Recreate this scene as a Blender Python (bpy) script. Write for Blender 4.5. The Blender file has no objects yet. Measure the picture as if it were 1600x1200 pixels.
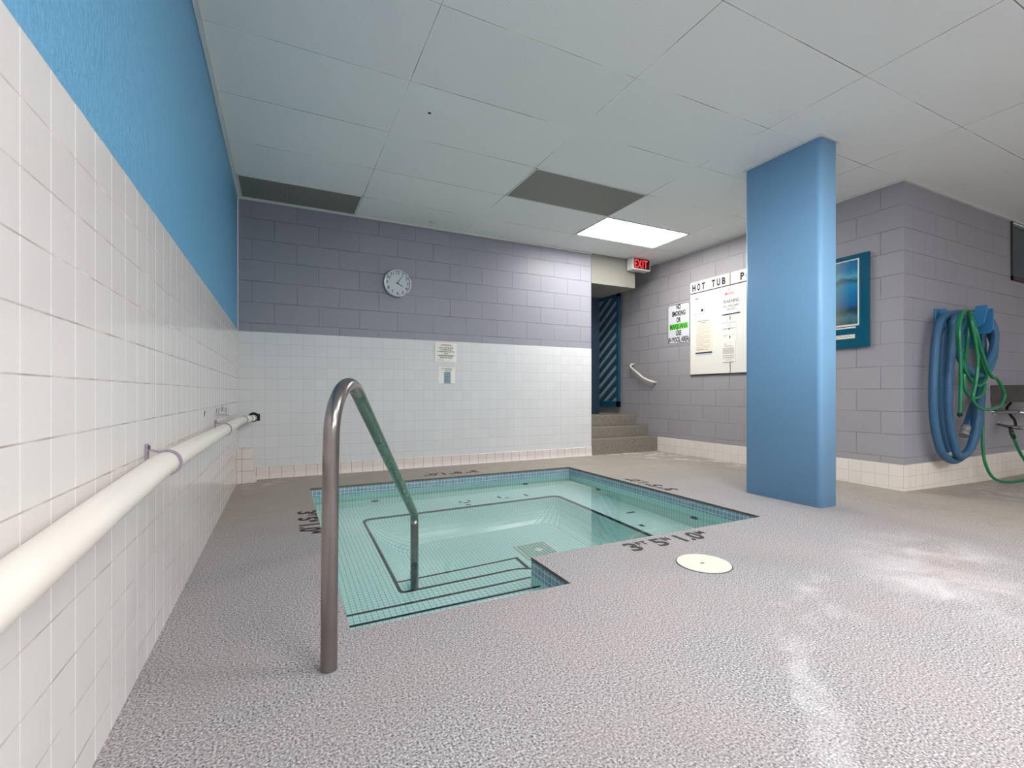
import bpy, bmesh, math, random
from mathutils import Vector, Matrix
random.seed(7)
SC = bpy.context.scene
COL = SC.collection
PI = math.pi

# ------------------------------------------------------------------ camera, world, exposure
CAM_X, EYE, YAW = 0.3819, 0.8337, 26.12187
cam_d = bpy.data.cameras.new('camera')
cam_d.sensor_width = 36.0
cam_d.lens = 729.83 / 1600 * 36
cam_d.shift_y = 14.19 / 1600
cam_d.clip_start = 0.02
cam = bpy.data.objects.new('camera', cam_d)
cam.location = (CAM_X, 0, EYE)
cam.rotation_euler = (PI / 2, 0, -math.radians(YAW))
COL.objects.link(cam)
SC.camera = cam
SC.view_settings.view_transform = 'Standard'
SC.view_settings.look = 'None'
SC.view_settings.gamma = 1.0
SC.view_settings.use_curve_mapping = False
SC.view_settings.exposure = 1.6
SC.cycles.max_bounces = 16
SC.cycles.diffuse_bounces = 8
SC.cycles.transmission_bounces = 16
SC.cycles.glossy_bounces = 6
w = bpy.data.worlds.new('world'); SC.world = w; w.use_nodes = True
w.node_tree.nodes['Background'].inputs[0].default_value = (0.6, 0.62, 0.65, 1)
w.node_tree.nodes['Background'].inputs[1].default_value = 0.15
PANEL = 9.0      # glow of every fluorescent ceiling panel

# ------------------------------------------------------------------ room measures (metres)
D, W, YB, H, T = 5.135, 5.247, 2.155, 2.702, 1.427
PX0, PX1, PXN, PY0, PYN, PY1 = 0.595, 3.28, 1.515, 1.725, 2.09, 4.45   # pool outline
ZW = -0.075                                                          # water level
TS = 0.11258

# ------------------------------------------------------------------ materials
def lin(c):
    return c / 12.92 if c <= 0.04045 else ((c + 0.055) / 1.055) ** 2.4
def rgb(r, g, b):
    return (lin(r / 255), lin(g / 255), lin(b / 255), 1)

class NT:
    def __init__(s, name):
        s.m = bpy.data.materials.new(name); s.m.use_nodes = True
        s.t = s.m.node_tree; s.b = s.t.nodes['Principled BSDF']; s.out = s.t.nodes['Material Output']
    def n(s, kind, **kw):
        nd = s.t.nodes.new(kind)
        for k, v in kw.items():
            if k[0] == '_': nd.inputs[k[1:].replace('_', ' ')].default_value = v
            else: setattr(nd, k, v)
        return nd
    def l(s, a, b): s.t.links.new(a, b)
    def ramp(s, src, stops):
        r = s.n('ShaderNodeValToRGB'); e = r.color_ramp.elements
        e[0].position, e[0].color = stops[0]; e[1].position, e[1].color = stops[-1]
        for p, c in stops[1:-1]:
            x = e.new(p); x.color = c
        s.l(src, r.inputs[0]); return r.outputs[0]
    def mix(s, f, a, b, mode='MIX'):
        x = s.n('ShaderNodeMix', data_type='RGBA', blend_type=mode)
        for i, v in ((0, f), (6, a), (7, b)):
            if hasattr(v, 'is_output'): s.l(v, x.inputs[i])
            else: x.inputs[i].default_value = v
        return x.outputs[2]
    def math(s, op, a, b=None, clamp=False):
        x = s.n('ShaderNodeMath', operation=op, use_clamp=clamp)
        for i, v in ((0, a), (1, b)):
            if v is None: continue
            if hasattr(v, 'is_output'): s.l(v, x.inputs[i])
            else: x.inputs[i].default_value = v
        return x.outputs[0]
    def bump(s, h, strength=0.3, dist=0.002):
        b = s.n('ShaderNodeBump'); b.inputs['Strength'].default_value = strength; b.inputs['Distance'].default_value = dist
        s.l(h, b.inputs['Height']); s.l(b.outputs[0], s.b.inputs['Normal']); return b
    def set(s, col=None, rough=0.5, metal=0.0, spec=0.5):
        if col is not None:
            if hasattr(col, 'is_output'): s.l(col, s.b.inputs['Base Color'])
            else: s.b.inputs['Base Color'].default_value = col
        if hasattr(rough, 'is_output'): s.l(rough, s.b.inputs['Roughness'])
        else: s.b.inputs['Roughness'].default_value = rough
        s.b.inputs['Metallic'].default_value = metal
        s.b.inputs['Specular IOR Level'].default_value = spec
        return s

def pos(nt): return nt.n('ShaderNodeNewGeometry').outputs['Position']
def noise(nt, vec, scale, detail=3, rough=0.5, dist=0.0):
    x = nt.n('ShaderNodeTexNoise'); x.inputs['Scale'].default_value = scale
    x.inputs['Detail'].default_value = detail; x.inputs['Roughness'].default_value = rough
    x.inputs['Distortion'].default_value = dist
    nt.l(vec, x.inputs['Vector']); return x.outputs['Fac']

def plain(name, col, rough=0.5, metal=0.0, spec=0.5, var=0.06, nscale=25, bstr=0.0, bscale=200):
    nt = NT(name); p = pos(nt)
    f = noise(nt, p, nscale)
    dark = tuple(c * (1 - var * 1.6) for c in col[:3]) + (1,)
    lite = tuple(min(1, c * (1 + var)) for c in col[:3]) + (1,)
    nt.set(nt.mix(f, dark, lite), rough, metal, spec)
    if bstr: nt.bump(noise(nt, p, bscale, 2), bstr, 0.002)
    return nt.m

def uvmap(nt, ox=0, oy=0):
    u = nt.n('ShaderNodeUVMap'); m = nt.n('ShaderNodeMapping'); m.inputs['Location'].default_value = (-ox, -oy, 0)
    nt.l(u.outputs[0], m.inputs[0]); return m.outputs[0]

def brick(nt, vec, bw, rh, mortar, off=0.0, smooth=0.1):
    b = nt.n('ShaderNodeTexBrick'); b.offset = off; b.offset_frequency = 2; b.squash = 1
    b.inputs['Scale'].default_value = 1; b.inputs['Brick Width'].default_value = bw
    b.inputs['Row Height'].default_value = rh; b.inputs['Mortar Size'].default_value = mortar
    b.inputs['Mortar Smooth'].default_value = smooth; b.inputs['Bias'].default_value = 0
    b.inputs['Color1'].default_value = (0, 0, 0, 1); b.inputs['Color2'].default_value = (1, 1, 1, 1)
    b.inputs['Mortar'].default_value = (0.5, 0.5, 0.5, 1)
    nt.l(vec, b.inputs['Vector']); return b

def tile_mat(name, c1, c2, grout, bw, rh, mortar, off=0.0, ox=0, oy=0, rough=0.15, bstr=0.5, rowgrout=None, wav=0.15, spec=0.5):
    nt = NT(name); v = uvmap(nt, ox, oy)
    b = brick(nt, v, bw, rh, mortar, off)
    p = pos(nt)
    col = nt.mix(b.outputs['Color'], c1, c2)
    n1 = noise(nt, p, 3.0)
    col = nt.mix(nt.math('MULTIPLY', n1, 0.12), col, tuple(c * 0.75 for c in c1[:3]) + (1,))
    fac = b.outputs['Fac']
    out = nt.mix(fac, col, grout)
    if rowgrout is not None:
        b2 = brick(nt, v, 500.0, rh, mortar, 0)
        out = nt.mix(nt.math('MULTIPLY', b2.outputs['Fac'], nt.ramp(noise(nt, p, 9, 2), [(0.3, (0.25, 0.25, 0.25, 1)), (0.7, (1, 1, 1, 1))])), out, rowgrout)
    rg = nt.math('ADD', nt.math('MULTIPLY', fac, 0.5), rough, True)
    nt.set(out, rg, 0, spec)
    h = nt.math('SUBTRACT', nt.math('MULTIPLY', noise(nt, p, 22, 2), wav), fac)
    # each tile sits at a hair's own tilt
    nt.bump(h, bstr, 0.0012)
    return nt.m

MAT = {}
MAT['tile_left'] = tile_mat('white_wall_tile', rgb(224, 220, 219), rgb(227, 223, 222), rgb(240, 236, 233), TS, TS, 0.0018, ox=1.0285 % TS, oy=T % TS, rowgrout=rgb(158, 140, 132), rough=0.12, bstr=0.55)
MAT['tile_back'] = tile_mat('white_wall_tile_far', rgb(218, 219, 221), rgb(222, 223, 225), rgb(188, 188, 190), TS, TS, 0.0011, ox=0.0, oy=T % TS, rough=0.12, bstr=0.5, rowgrout=rgb(172, 170, 172))
MAT['tile_base'] = tile_mat('cream_base_tile', rgb(232, 222, 213), rgb(238, 229, 221), rgb(210, 198, 188), 0.1095, 0.1, 0.0022, ox=YB % 0.1095, oy=0.0, rough=0.3, bstr=0.6)
MAT['tile_cove'] = tile_mat('pink_cove_tile', rgb(224, 214, 210), rgb(229, 220, 216), rgb(160, 146, 138), 0.1095, 0.113, 0.0022, ox=1.794 % 0.1095, oy=0.0, rough=0.3, bstr=0.6)

def block_mat(name, c1, c2, joint, ox, oy):
    nt = NT(name); v = uvmap(nt, ox, oy); p = pos(nt)
    b = brick(nt, v, 0.4, 0.20227, 0.0038, 0.5, 0.4)
    col = nt.mix(b.outputs['Color'], c1, c2)
    col = nt.mix(nt.math('MULTIPLY', noise(nt, p, 2.2, 4), 0.25), col, tuple(c * 0.85 for c in c1[:3]) + (1,))
    brk = nt.ramp(noise(nt, p, 3.5, 3), [(0.40, (0.05, 0.05, 0.05, 1)), (0.62, (1, 1, 1, 1))])
    f = nt.math('MULTIPLY', b.outputs['Fac'], nt.math('MULTIPLY', brk, 0.75))
    nt.set(nt.mix(f, col, joint), 0.42, 0, 0.45)  # joints share the wall paint; the darker tone paints in their fine shadow
    h = nt.math('SUBTRACT', nt.math('MULTIPLY', noise(nt, p, 120, 3), 0.10), b.outputs['Fac'])
    nt.bump(h, 0.9, 0.006)
    return nt.m
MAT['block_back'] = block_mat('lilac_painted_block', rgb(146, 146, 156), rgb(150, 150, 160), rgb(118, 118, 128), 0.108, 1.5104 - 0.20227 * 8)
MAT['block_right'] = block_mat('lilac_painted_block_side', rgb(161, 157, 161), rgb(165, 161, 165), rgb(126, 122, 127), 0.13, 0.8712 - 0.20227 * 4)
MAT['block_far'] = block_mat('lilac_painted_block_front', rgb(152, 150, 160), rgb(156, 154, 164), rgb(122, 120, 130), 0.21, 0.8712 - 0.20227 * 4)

def plaster(name, col, hi, st=0.8):
    nt = NT(name); p = pos(nt)
    n1 = noise(nt, p, 60, 4, 0.6); n2 = noise(nt, p, 22, 3, 0.6)
    nt.set(nt.mix(nt.math('MULTIPLY', n2, 0.5), col, hi), 0.45, 0, 0.45)
    nt.bump(nt.math('ADD', n1, n2), st, 0.006)
    return nt.m
MAT['blue_plaster'] = plaster('blue_rough_plaster', rgb(100, 166, 208), rgb(116, 180, 217), 1.0)
MAT['blue_pillar'] = plaster('blue_painted_column', rgb(128, 176, 217), rgb(134, 182, 222), 0.12)

# speckled deck
nt = NT('speckled_deck'); p = pos(nt)
sp = noise(nt, p, 165, 2, 0.6)
sp2 = noise(nt, p, 60, 2, 0.5)
speck = nt.ramp(sp, [(0.35, rgb(74, 71, 73)), (0.44, rgb(142, 138, 140)), (0.55, rgb(168, 164, 166)), (0.66, rgb(212, 209, 211))])
smooth_c = nt.mix(noise(nt, p, 7, 4), rgb(144, 136, 121), rgb(170, 162, 146))
sep = nt.n('ShaderNodeSeparateXYZ'); nt.l(p, sep.inputs[0])
far = nt.math('MULTIPLY', nt.math('SUBTRACT', nt.math('ADD', sep.outputs[1], nt.math('MULTIPLY', noise(nt, p, 1.3, 3), 0.9)), 3.2), 0.9, True)
farx = nt.math('MULTIPLY', nt.math('SUBTRACT', nt.math('ADD', sep.outputs[0], nt.math('MULTIPLY', noise(nt, p, 1.5, 3), 1.2)), 4.2), 0.8, True)
worn = nt.math('MAXIMUM', far, farx)
base = nt.mix(nt.math('MULTIPLY', worn, 0.8), speck, smooth_c)
big = noise(nt, p, 1.7, 5, 0.6)
base = nt.mix(nt.ramp(big, [(0.42, (0, 0, 0, 1)), (0.72, (0.30, 0.30, 0.30, 1))]), base, rgb(176, 158, 152))
base = nt.mix(nt.ramp(noise(nt, p, 0.9, 4, 0.6), [(0.5, (0, 0, 0, 1)), (0.8, (0.35, 0.35, 0.35, 1))]), base, rgb(128, 122, 120))
# pale mineral stains that dried on the deck
def stain(cx, cy, rx, ry, rot, strength, lo=0.42, hi=0.66, nsc=3.5):
    mp = nt.n('ShaderNodeMapping', vector_type='TEXTURE'); mp.inputs['Location'].default_value = (cx, cy, 0)
    mp.inputs['Rotation'].default_value = (0, 0, rot); mp.inputs['Scale'].default_value = (rx, ry, 1)
    nz = nt.n('ShaderNodeTexNoise'); nz.inputs['Scale'].default_value = 4.5; nz.inputs['Detail'].default_value = 4
    nt.l(p, nz.inputs['Vector'])
    ad = nt.n('ShaderNodeMix', data_type='VECTOR'); ad.inputs[0].default_value = 0.16
    nt.l(p, ad.inputs[4]); nt.l(nz.outputs['Color'], ad.inputs[5]); nt.l(ad.outputs[1], mp.inputs[0])
    ln = nt.n('ShaderNodeVectorMath', operation='LENGTH'); nt.l(mp.outputs[0], ln.inputs[0])
    fall = nt.math('SUBTRACT', 1.0, ln.outputs['Value'], True)
    fall = nt.math('MULTIPLY', fall, 2.2, True)
    pat = nt.ramp(noise(nt, p, nsc, 6, 0.65, 0.8), [(lo, (0, 0, 0, 1)), (hi, (1, 1, 1, 1))])
    return nt.math('MULTIPLY', nt.math('MULTIPLY', fall, pat), strength)
whiteish = rgb(232, 228, 230)
for a in [(2.75, 1.0, 0.62, 0.36, 0.5, 0.5, 0.42, 0.75, 3.0), (1.50, 0.74, 0.30, 0.06, 0.75, 0.5, 0.38, 0.7, 6), (1.95, 1.0, 0.5, 0.14, 0.4, 0.35, 0.5, 0.75, 5),
          (4.1, 4.25, 1.0, 0.22, -0.6, 0.6, 0.48, 0.60, 7), (4.35, 3.5, 0.9, 0.10, -0.9, 0.55, 0.42, 0.58, 7), (4.5, 3.0, 0.5, 0.35, 0.4, 0.4, 0.46, 0.6, 5), (0.2, 4.35, 0.25, 0.4, 0, 0.5, 0.5, 0.62, 7), (5.4, 1.6, 0.8, 0.3, 0.2, 0.3, 0.46, 0.62, 5)]:
    base = nt.mix(stain(*a), base, whiteish)
base = nt.mix(stain(2.85, 1.02, 0.28, 0.12, 0.3, 0.22, 0.3, 0.5, 3), base, rgb(170, 140, 128))
base = nt.mix(stain(4.75, 3.1, 0.9, 0.6, 0.2, 0.35, 0.35, 0.6, 2), base, rgb(120, 108, 88))
base = nt.mix(stain(1.3, 1.3, 0.5, 0.3, 0.3, 0.2, 0.3, 0.6, 3), base, rgb(186, 158, 156))
nt.set(base, 0.62, 0, 0.35)
nt.bump(nt.math('ADD', sp, nt.math('MULTIPLY', sp2, 0.5)), 0.35, 0.002)
MAT['deck'] = nt.m
MAT['step_stone'] = plain('speckled_step', rgb(140, 134, 122), 0.8, var=0.55, nscale=85, bstr=0.4, bscale=110)
MAT['pebble'] = plain('pebble_edge', rgb(112, 104, 100), 0.7, var=0.5, nscale=90, bstr=0.8, bscale=90)

# ceiling panels
nt = NT('ceiling_panel'); v = uvmap(nt, 3.46 % 1.197 , 4.0 % 0.6115); p = pos(nt)
b = brick(nt, v, 1.197, 0.6115, 0.0028, 0, 0.1)
bw2 = brick(nt, v, 1.197, 0.6115, 0.013, 0, 0.1)
brk = nt.ramp(noise(nt, p, 2.3, 3), [(0.40, (0.08, 0.08, 0.08, 1)), (0.62, (0.85, 0.85, 0.85, 1))])
vor = nt.n('ShaderNodeTexVoronoi'); vor.inputs['Scale'].default_value = 70; nt.l(p, vor.inputs['Vector'])
holes = nt.math('MULTIPLY', nt.ramp(vor.outputs['Distance'], [(0.07, (1, 1, 1, 1)), (0.14, (0, 0, 0, 1))]), nt.ramp(noise(nt, p, 14, 2), [(0.50, (0, 0, 0, 1)), (0.62, (0.8, 0.8, 0.8, 1))]))
c = nt.mix(b.outputs['Color'], rgb(226, 229, 229), rgb(230, 233, 232))
c = nt.mix(nt.math('MULTIPLY', bw2.outputs['Fac'], 0.7), c, rgb(232, 234, 232))
c = nt.mix(holes, c, rgb(120, 124, 128))
c = nt.mix(nt.math('MULTIPLY', b.outputs['Fac'], brk), c, rgb(92, 94, 96))
nt.set(c, 0.85, 0, 0.2); nt.bump(nt.math('SUBTRACT', nt.math('MULTIPLY', noise(nt, p, 160, 3), 0.3), holes), 0.35, 0.002)
MAT['ceiling'] = nt.m

# pool finishes
def pool_mat(name, c1, c2, grout, s, mortar, oy=0.0, rough=0.25):
    nt = NT(name); v = uvmap(nt, 0.012, oy); b = brick(nt, v, s, s, mortar, 0)
    col = nt.mix(nt.math('MULTIPLY', noise(nt, pos(nt), 3, 3), 0.15), nt.mix(b.outputs['Color'], c1, c2), tuple(x * 0.88 for x in c1[:3]) + (1,))
    nt.set(nt.mix(b.outputs['Fac'], col, grout), rough, 0, 0.4)
    return nt.m
MAT['pool_tile'] = pool_mat('pale_green_mosaic', rgb(214, 250, 246), rgb(220, 252, 249), rgb(76, 124, 122), 0.0275, 0.0010)
MAT['pool_wall'] = pool_mat('pale_green_mosaic_wall', rgb(200, 242, 232), rgb(206, 246, 238), rgb(80, 132, 124), 0.0275, 0.0012)
MAT['pool_band'] = pool_mat('blue_mosaic_band', rgb(118, 150, 170), rgb(142, 168, 186), rgb(196, 210, 218), 0.0335, 0.0024)
MAT['black_tile'] = pool_mat('black_mosaic', rgb(28, 34, 36), rgb(36, 44, 46), rgb(60, 74, 74), 0.0275, 0.0008)

nt = NT('clear_water'); nt.t.nodes.remove(nt.b)
g = nt.n('ShaderNodeBsdfGlass'); g.inputs['IOR'].default_value = 1.33; g.inputs['Roughness'].default_value = 0.0
g.inputs['Color'].default_value = (0.985, 1.0, 0.998, 1)
bm_ = nt.n('ShaderNodeBump'); bm_.inputs['Strength'].default_value = 0.02; bm_.inputs['Distance'].default_value = 0.01
nt.l(noise(nt, pos(nt), 2.2, 1), bm_.inputs['Height']); nt.l(bm_.outputs[0], g.inputs['Normal'])
nt.l(g.outputs[0], nt.out.inputs[0]); MAT['water'] = nt.m

def glow(name, col, s):
    nt = NT(name); nt.set((0, 0, 0, 1), 0.6)
    nt.b.inputs['Emission Color'].default_value = col; nt.b.inputs['Emission Strength'].default_value = s
    return nt.m
MAT['diffuser'] = glow('lit_diffuser', (1.0, 0.985, 0.955, 1), PANEL)
MAT['exit_red'] = glow('lit_red_letters', (1.0, 0.035, 0.045, 1), 0.8)
MAT['exit_face'] = glow('dark_red_face', (0.5, 0.0, 0.0, 1), 0.012)

# brushed steel, weathered, with green corrosion kept to the pool leg
def steel(name, col, spot, rough, amt):
    nt = NT(name); p = pos(nt)
    f = nt.ramp(noise(nt, p, 14, 5, 0.6), [(0.45, (0, 0, 0, 1)), (0.75, (amt, amt, amt, 1))])
    nt.set(nt.mix(f, col, spot), nt.math('ADD', nt.math('MULTIPLY', noise(nt, p, 30, 3), 0.18), rough), 0.9, 0.5)
    return nt.m
MAT['rail_steel'] = steel('weathered_steel', rgb(140, 134, 131), rgb(120, 110, 104), 0.14, 0.35)
MAT['rail_green'] = steel('tarnished_steel', rgb(122, 142, 130), rgb(96, 114, 104), 0.2, 0.45)
MAT['chrome'] = steel('chrome', rgb(205, 208, 212), rgb(150, 150, 155), 0.12, 0.4)
MAT['dull_steel'] = steel('dull_stainless', rgb(128, 122, 120), rgb(110, 104, 102), 0.35, 0.5)
MAT['silver'] = steel('silver_rim', rgb(200, 202, 206), rgb(160, 162, 166), 0.2, 0.3)
MAT['pvc'] = plain('white_pvc', rgb(236, 230, 222), 0.35, var=0.03, nscale=6)
MAT['clamp'] = plain('lilac_clamp', rgb(158, 150, 166), 0.5)
MAT['white'] = plain('white_board', rgb(236, 232, 222), 0.45, var=0.02)
MAT['paper'] = plain('white_paper', rgb(240, 237, 230), 0.6, var=0.02)
MAT['cream_paper'] = plain('cream_paper', rgb(238, 228, 210), 0.6, var=0.02)
MAT['grey_sign'] = plain('pale_grey_sign', rgb(222, 222, 228), 0.35, var=0.02)
MAT['black'] = plain('black_paint', rgb(34, 30, 32), 0.6, var=0.2)
MAT['ink'] = plain('ink', rgb(70, 72, 76), 0.7)
MAT['ink_soft'] = plain('faint_ink', rgb(178, 172, 165), 0.7)
MAT['red_ink'] = plain('red_ink', rgb(206, 52, 56), 0.6)
MAT['green_ink'] = plain('green_ink', rgb(124, 226, 84), 0.5)
MAT['dark_green_ink'] = plain('dark_green_ink', rgb(40, 110, 34), 0.6)
MAT['navy_strip'] = plain('navy_strip', rgb(40, 62, 84), 0.4)
MAT['blue_strip'] = plain('blue_strip', rgb(160, 186, 204), 0.4)
MAT['clip'] = plain('clear_clip', rgb(216, 220, 220), 0.2)
MAT['teal_door'] = plain('teal_paint', rgb(20, 84, 108), 0.4)
MAT['navy_wall'] = plain('navy_paint', rgb(18, 46, 66), 0.5)
MAT['beige'] = plain('beige_soffit', rgb(134, 132, 124), 0.7, var=0.04)
MAT['dark_gap'] = plain('dark_gap', rgb(30, 32, 34), 0.8)
MAT['rack_blue'] = plain('blue_rack', rgb(52, 122, 172), 0.35, var=0.04)
MAT['green_hose'] = plain('green_hose', rgb(20, 124, 80), 0.28, var=0.12, nscale=8)
MAT['dark_green'] = plain('dark_green_grip', rgb(12, 62, 48), 0.4)
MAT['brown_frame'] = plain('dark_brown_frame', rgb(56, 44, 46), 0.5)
MAT['lid'] = plain('cream_lid', rgb(226, 220, 204), 0.5, var=0.06, nscale=14)
MAT['grey_cuff'] = plain('grey_cuff', rgb(138, 138, 142), 0.5)
MAT['white_cuff'] = plain('white_cuff', rgb(205, 205, 200), 0.5)
MAT['trim'] = plain('white_trim', rgb(214, 216, 214), 0.6, var=0.02)
MAT['room_grey'] = plain('pale_room_paint', rgb(205, 204, 206), 0.7, var=0.02)
MAT['dial'] = plain('pale_dial', rgb(196, 206, 212), 0.35, var=0.02)

nt = NT('blue_vacuum_hose'); v = uvmap(nt)
b = brick(nt, v, 500.0, 0.009, 0.0022, 0, 0.5)
nt.set(nt.mix(b.outputs['Fac'], rgb(66, 112, 148), rgb(46, 86, 120)), 0.42, 0, 0.4); nt.bump(nt.math('SUBTRACT', 1.0, b.outputs['Fac']), 0.6, 0.003)
MAT['vac_hose'] = nt.m
def grille_mat(name, c1, c2, s):
    nt = NT(name); v = uvmap(nt); b = brick(nt, v, s, s, s * 0.16, 0, 0.2)
    nt.set(nt.mix(b.outputs['Fac'], c1, c2), 0.6, 0.2, 0.4); return nt.m
MAT['grille'] = grille_mat('dark_eggcrate', rgb(104, 105, 100), rgb(160, 160, 153), 0.014)
MAT['drain_grille'] = grille_mat('drain_grille', rgb(120, 164, 156), rgb(200, 226, 220), 0.028)

# dark pane high on the right
nt = NT('dark_glass'); p = pos(nt)
nt.set(nt.mix(noise(nt, p, 1.2), rgb(40, 58, 66), rgb(52, 72, 80)), 0.12, 0, 0.5); MAT['dark_glass'] = nt.m

# generic seascape print
nt = NT('seascape_print'); p = pos(nt); sep = nt.n('ShaderNodeSeparateXYZ'); nt.l(p, sep.inputs[0])
z = nt.math('MULTIPLY', nt.math('SUBTRACT', sep.outputs[2], 1.47), 1.0 / 0.62)
sky = nt.ramp(nt.math('ADD', z, nt.math('MULTIPLY', nt.math('SUBTRACT', noise(nt, p, 9, 5, 0.6), 0.5), 0.16)),
              [(0.0, rgb(40, 70, 80)), (0.14, rgb(70, 120, 136)), (0.22, rgb(28, 60, 76)), (0.32, rgb(6, 96, 148)), (0.5, rgb(12, 122, 176)), (0.62, rgb(40, 140, 184)), (0.70, rgb(26, 84, 112)), (0.76, rgb(90, 168, 196)), (0.86, rgb(24, 124, 176)), (1.0, rgb(20, 108, 160))])
yv = nt.math('SUBTRACT', sep.outputs[1], 2.62)
gl = nt.math('SUBTRACT', 1.0, nt.math('MULTIPLY', nt.math('ABSOLUTE', nt.math('SUBTRACT', sep.outputs[1], 2.85)), 3.6), True)
nt.set(nt.mix(nt.math('MULTIPLY', gl, 0.6), sky, rgb(206, 200, 150)), 0.3, 0, 0.4); MAT['print'] = nt.m
nt = NT('teal_mat'); nt.set(nt.mix(noise(nt, pos(nt), 3), rgb(8, 80, 104), rgb(14, 96, 122)), 0.2); MAT['mat_teal'] = nt.m

# ------------------------------------------------------------------ mesh helpers
def box_uv(bm):
    uv = bm.loops.layers.uv.verify()
    for f in bm.faces:
        n = f.normal; a = max(range(3), key=lambda i: abs(n[i]))
        for lp in f.loops:
            c = lp.vert.co
            lp[uv].uv = (c.y, c.z) if a == 0 else ((c.x, c.z) if a == 1 else (c.x, c.y))

def link_mesh(name, bm, mats, parent=None, uv=True, smooth=False, loc=None):
    """bm is in world coordinates; the object's origin goes to loc or its base centre"""
    bm.normal_update()
    if uv is True: box_uv(bm)
    if smooth:
        for f in bm.faces: f.smooth = True
    if parent is not None: o0 = parent_loc(parent)
    elif loc is not None: o0 = Vector(loc)
    else:
        xs = [v.co for v in bm.verts]
        o0 = Vector(((min(c.x for c in xs) + max(c.x for c in xs)) / 2, (min(c.y for c in xs) + max(c.y for c in xs)) / 2, min(c.z for c in xs)))
    bmesh.ops.translate(bm, verts=bm.verts, vec=-o0)
    me = bpy.data.meshes.new(name); bm.to_mesh(me); bm.free()
    if not isinstance(mats, (list, tuple)): mats = [mats]
    for m in mats: me.materials.append(MAT[m])
    if smooth == 'auto':
        try: me.set_sharp_from_angle(angle=math.radians(40))
        except Exception: pass
    o = bpy.data.objects.new(name, me); COL.objects.link(o)
    if parent is not None: o.parent = parent; o['_w'] = tuple(o0)
    else: o.location = o0
    return o
def parent_loc(pn):
    v = Vector((0, 0, 0))
    while pn is not None: v = v + pn.location; pn = pn.parent
    return v
def thing(name, label, cat, loc, group=None):
    o = bpy.data.objects.new(name, None); COL.objects.link(o); o.location = loc; o.empty_display_size = 0.05
    return tag(o, label, cat, group)
def tag(o, label, cat, group=None, kind=None):
    o['label'] = label; o['category'] = cat
    if group: o['group'] = group
    if kind: o['kind'] = kind
    return o
def struct(name, bm, mats, **kw):
    o = link_mesh(name, bm, mats, **kw); o['kind'] = 'structure'; return o

def B(): return bmesh.new()
def quad(bm, pts, mi=0):
    f = bm.faces.new([bm.verts.new(p) for p in pts]); f.material_index = mi; return f
def box(bm, x0, y0, z0, x1, y1, z1, bev=0.0, mi=0, rot=None, seg=2):
    vs = [bm.verts.new((x, y, z)) for x in (x0, x1) for y in (y0, y1) for z in (z0, z1)]
    fs = []
    for idx in ((0, 1, 3, 2), (4, 6, 7, 5), (0, 4, 5, 1), (2, 3, 7, 6), (0, 2, 6, 4), (1, 5, 7, 3)):
        f = bm.faces.new([vs[i] for i in idx]); f.material_index = mi; fs.append(f)
    if bev:
        es = list({e for f in fs for e in f.edges})
        r = bmesh.ops.bevel(bm, geom=es, offset=bev, segments=seg, affect='EDGES', profile=0.5)
        for f in r['faces']: f.material_index = mi
    return vs
def cyl(bm, p0, p1, r0, r1=None, n=24, cap=True, mi=0):
    r1 = r0 if r1 is None else r1
    a = Vector(p1) - Vector(p0); q = a.to_track_quat('Z', 'Y')
    rings = []
    for c, r in ((Vector(p0), r0), (Vector(p1), r1)):
        rings.append([bm.verts.new(c + q @ Vector((r * math.cos(2 * PI * i / n), r * math.sin(2 * PI * i / n), 0))) for i in range(n)])
    for i in range(n):
        f = bm.faces.new((rings[0][i], rings[0][(i + 1) % n], rings[1][(i + 1) % n], rings[1][i])); f.smooth = True; f.material_index = mi
    if cap:
        bm.faces.new(rings[0][::-1]).material_index = mi; bm.faces.new(rings[1]).material_index = mi
def spline(pts, sub=8):
    P = [Vector(p) for p in pts]; out = []
    for i in range(len(P) - 1):
        p0 = P[max(i - 1, 0)]; p1 = P[i]; p2 = P[i + 1]; p3 = P[min(i + 2, len(P) - 1)]
        for k in range(sub):
            t = k / sub
            out.append(0.5 * ((2 * p1) + (-p0 + p2) * t + (2 * p0 - 5 * p1 + 4 * p2 - p3) * t * t + (-p0 + 3 * p1 - 3 * p2 + p3) * t ** 3))
    out.append(P[-1]); return out
def tube(bm, path, r, n=14, cap=True, mi=0):
    """swept round tube with length-wise UVs"""
    uv = bm.loops.layers.uv.verify()
    P = [Vector(p) for p in path]; m = len(P)
    tang = []
    for i in range(m):
        t = (P[min(i + 1, m - 1)] - P[max(i - 1, 0)]); tang.append(t.normalized() if t.length > 1e-9 else Vector((0, 0, 1)))
    up = Vector((0, 0, 1)) if abs(tang[0].z) < 0.9 else Vector((0, 1, 0))
    nrm = (up - tang[0] * up.dot(tang[0])).normalized(); rings = []; L = [0.0]
    for i in range(m):
        if i:
            nrm = (nrm - tang[i] * nrm.dot(tang[i])).normalized(); L.append(L[-1] + (P[i] - P[i - 1]).length)
        bi = tang[i].cross(nrm); rr = r(i / (m - 1)) if callable(r) else r
        rings.append([bm.verts.new(P[i] + (nrm * math.cos(2 * PI * k / n) + bi * math.sin(2 * PI * k / n)) * rr) for k in range(n)])
    for i in range(m - 1):
        for k in range(n):
            f = bm.faces.new((rings[i][k], rings[i][(k + 1) % n], rings[i + 1][(k + 1) % n], rings[i + 1][k])); f.smooth = True; f.material_index = mi
            for lp, q in zip(f.loops, ((k, i), (k + 1, i), (k + 1, i + 1), (k, i + 1))): lp[uv].uv = (q[0] * 0.002, L[q[1]])
    if cap:
        bm.faces.new(rings[0][::-1]).material_index = mi; bm.faces.new(rings[-1]).material_index = mi
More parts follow.
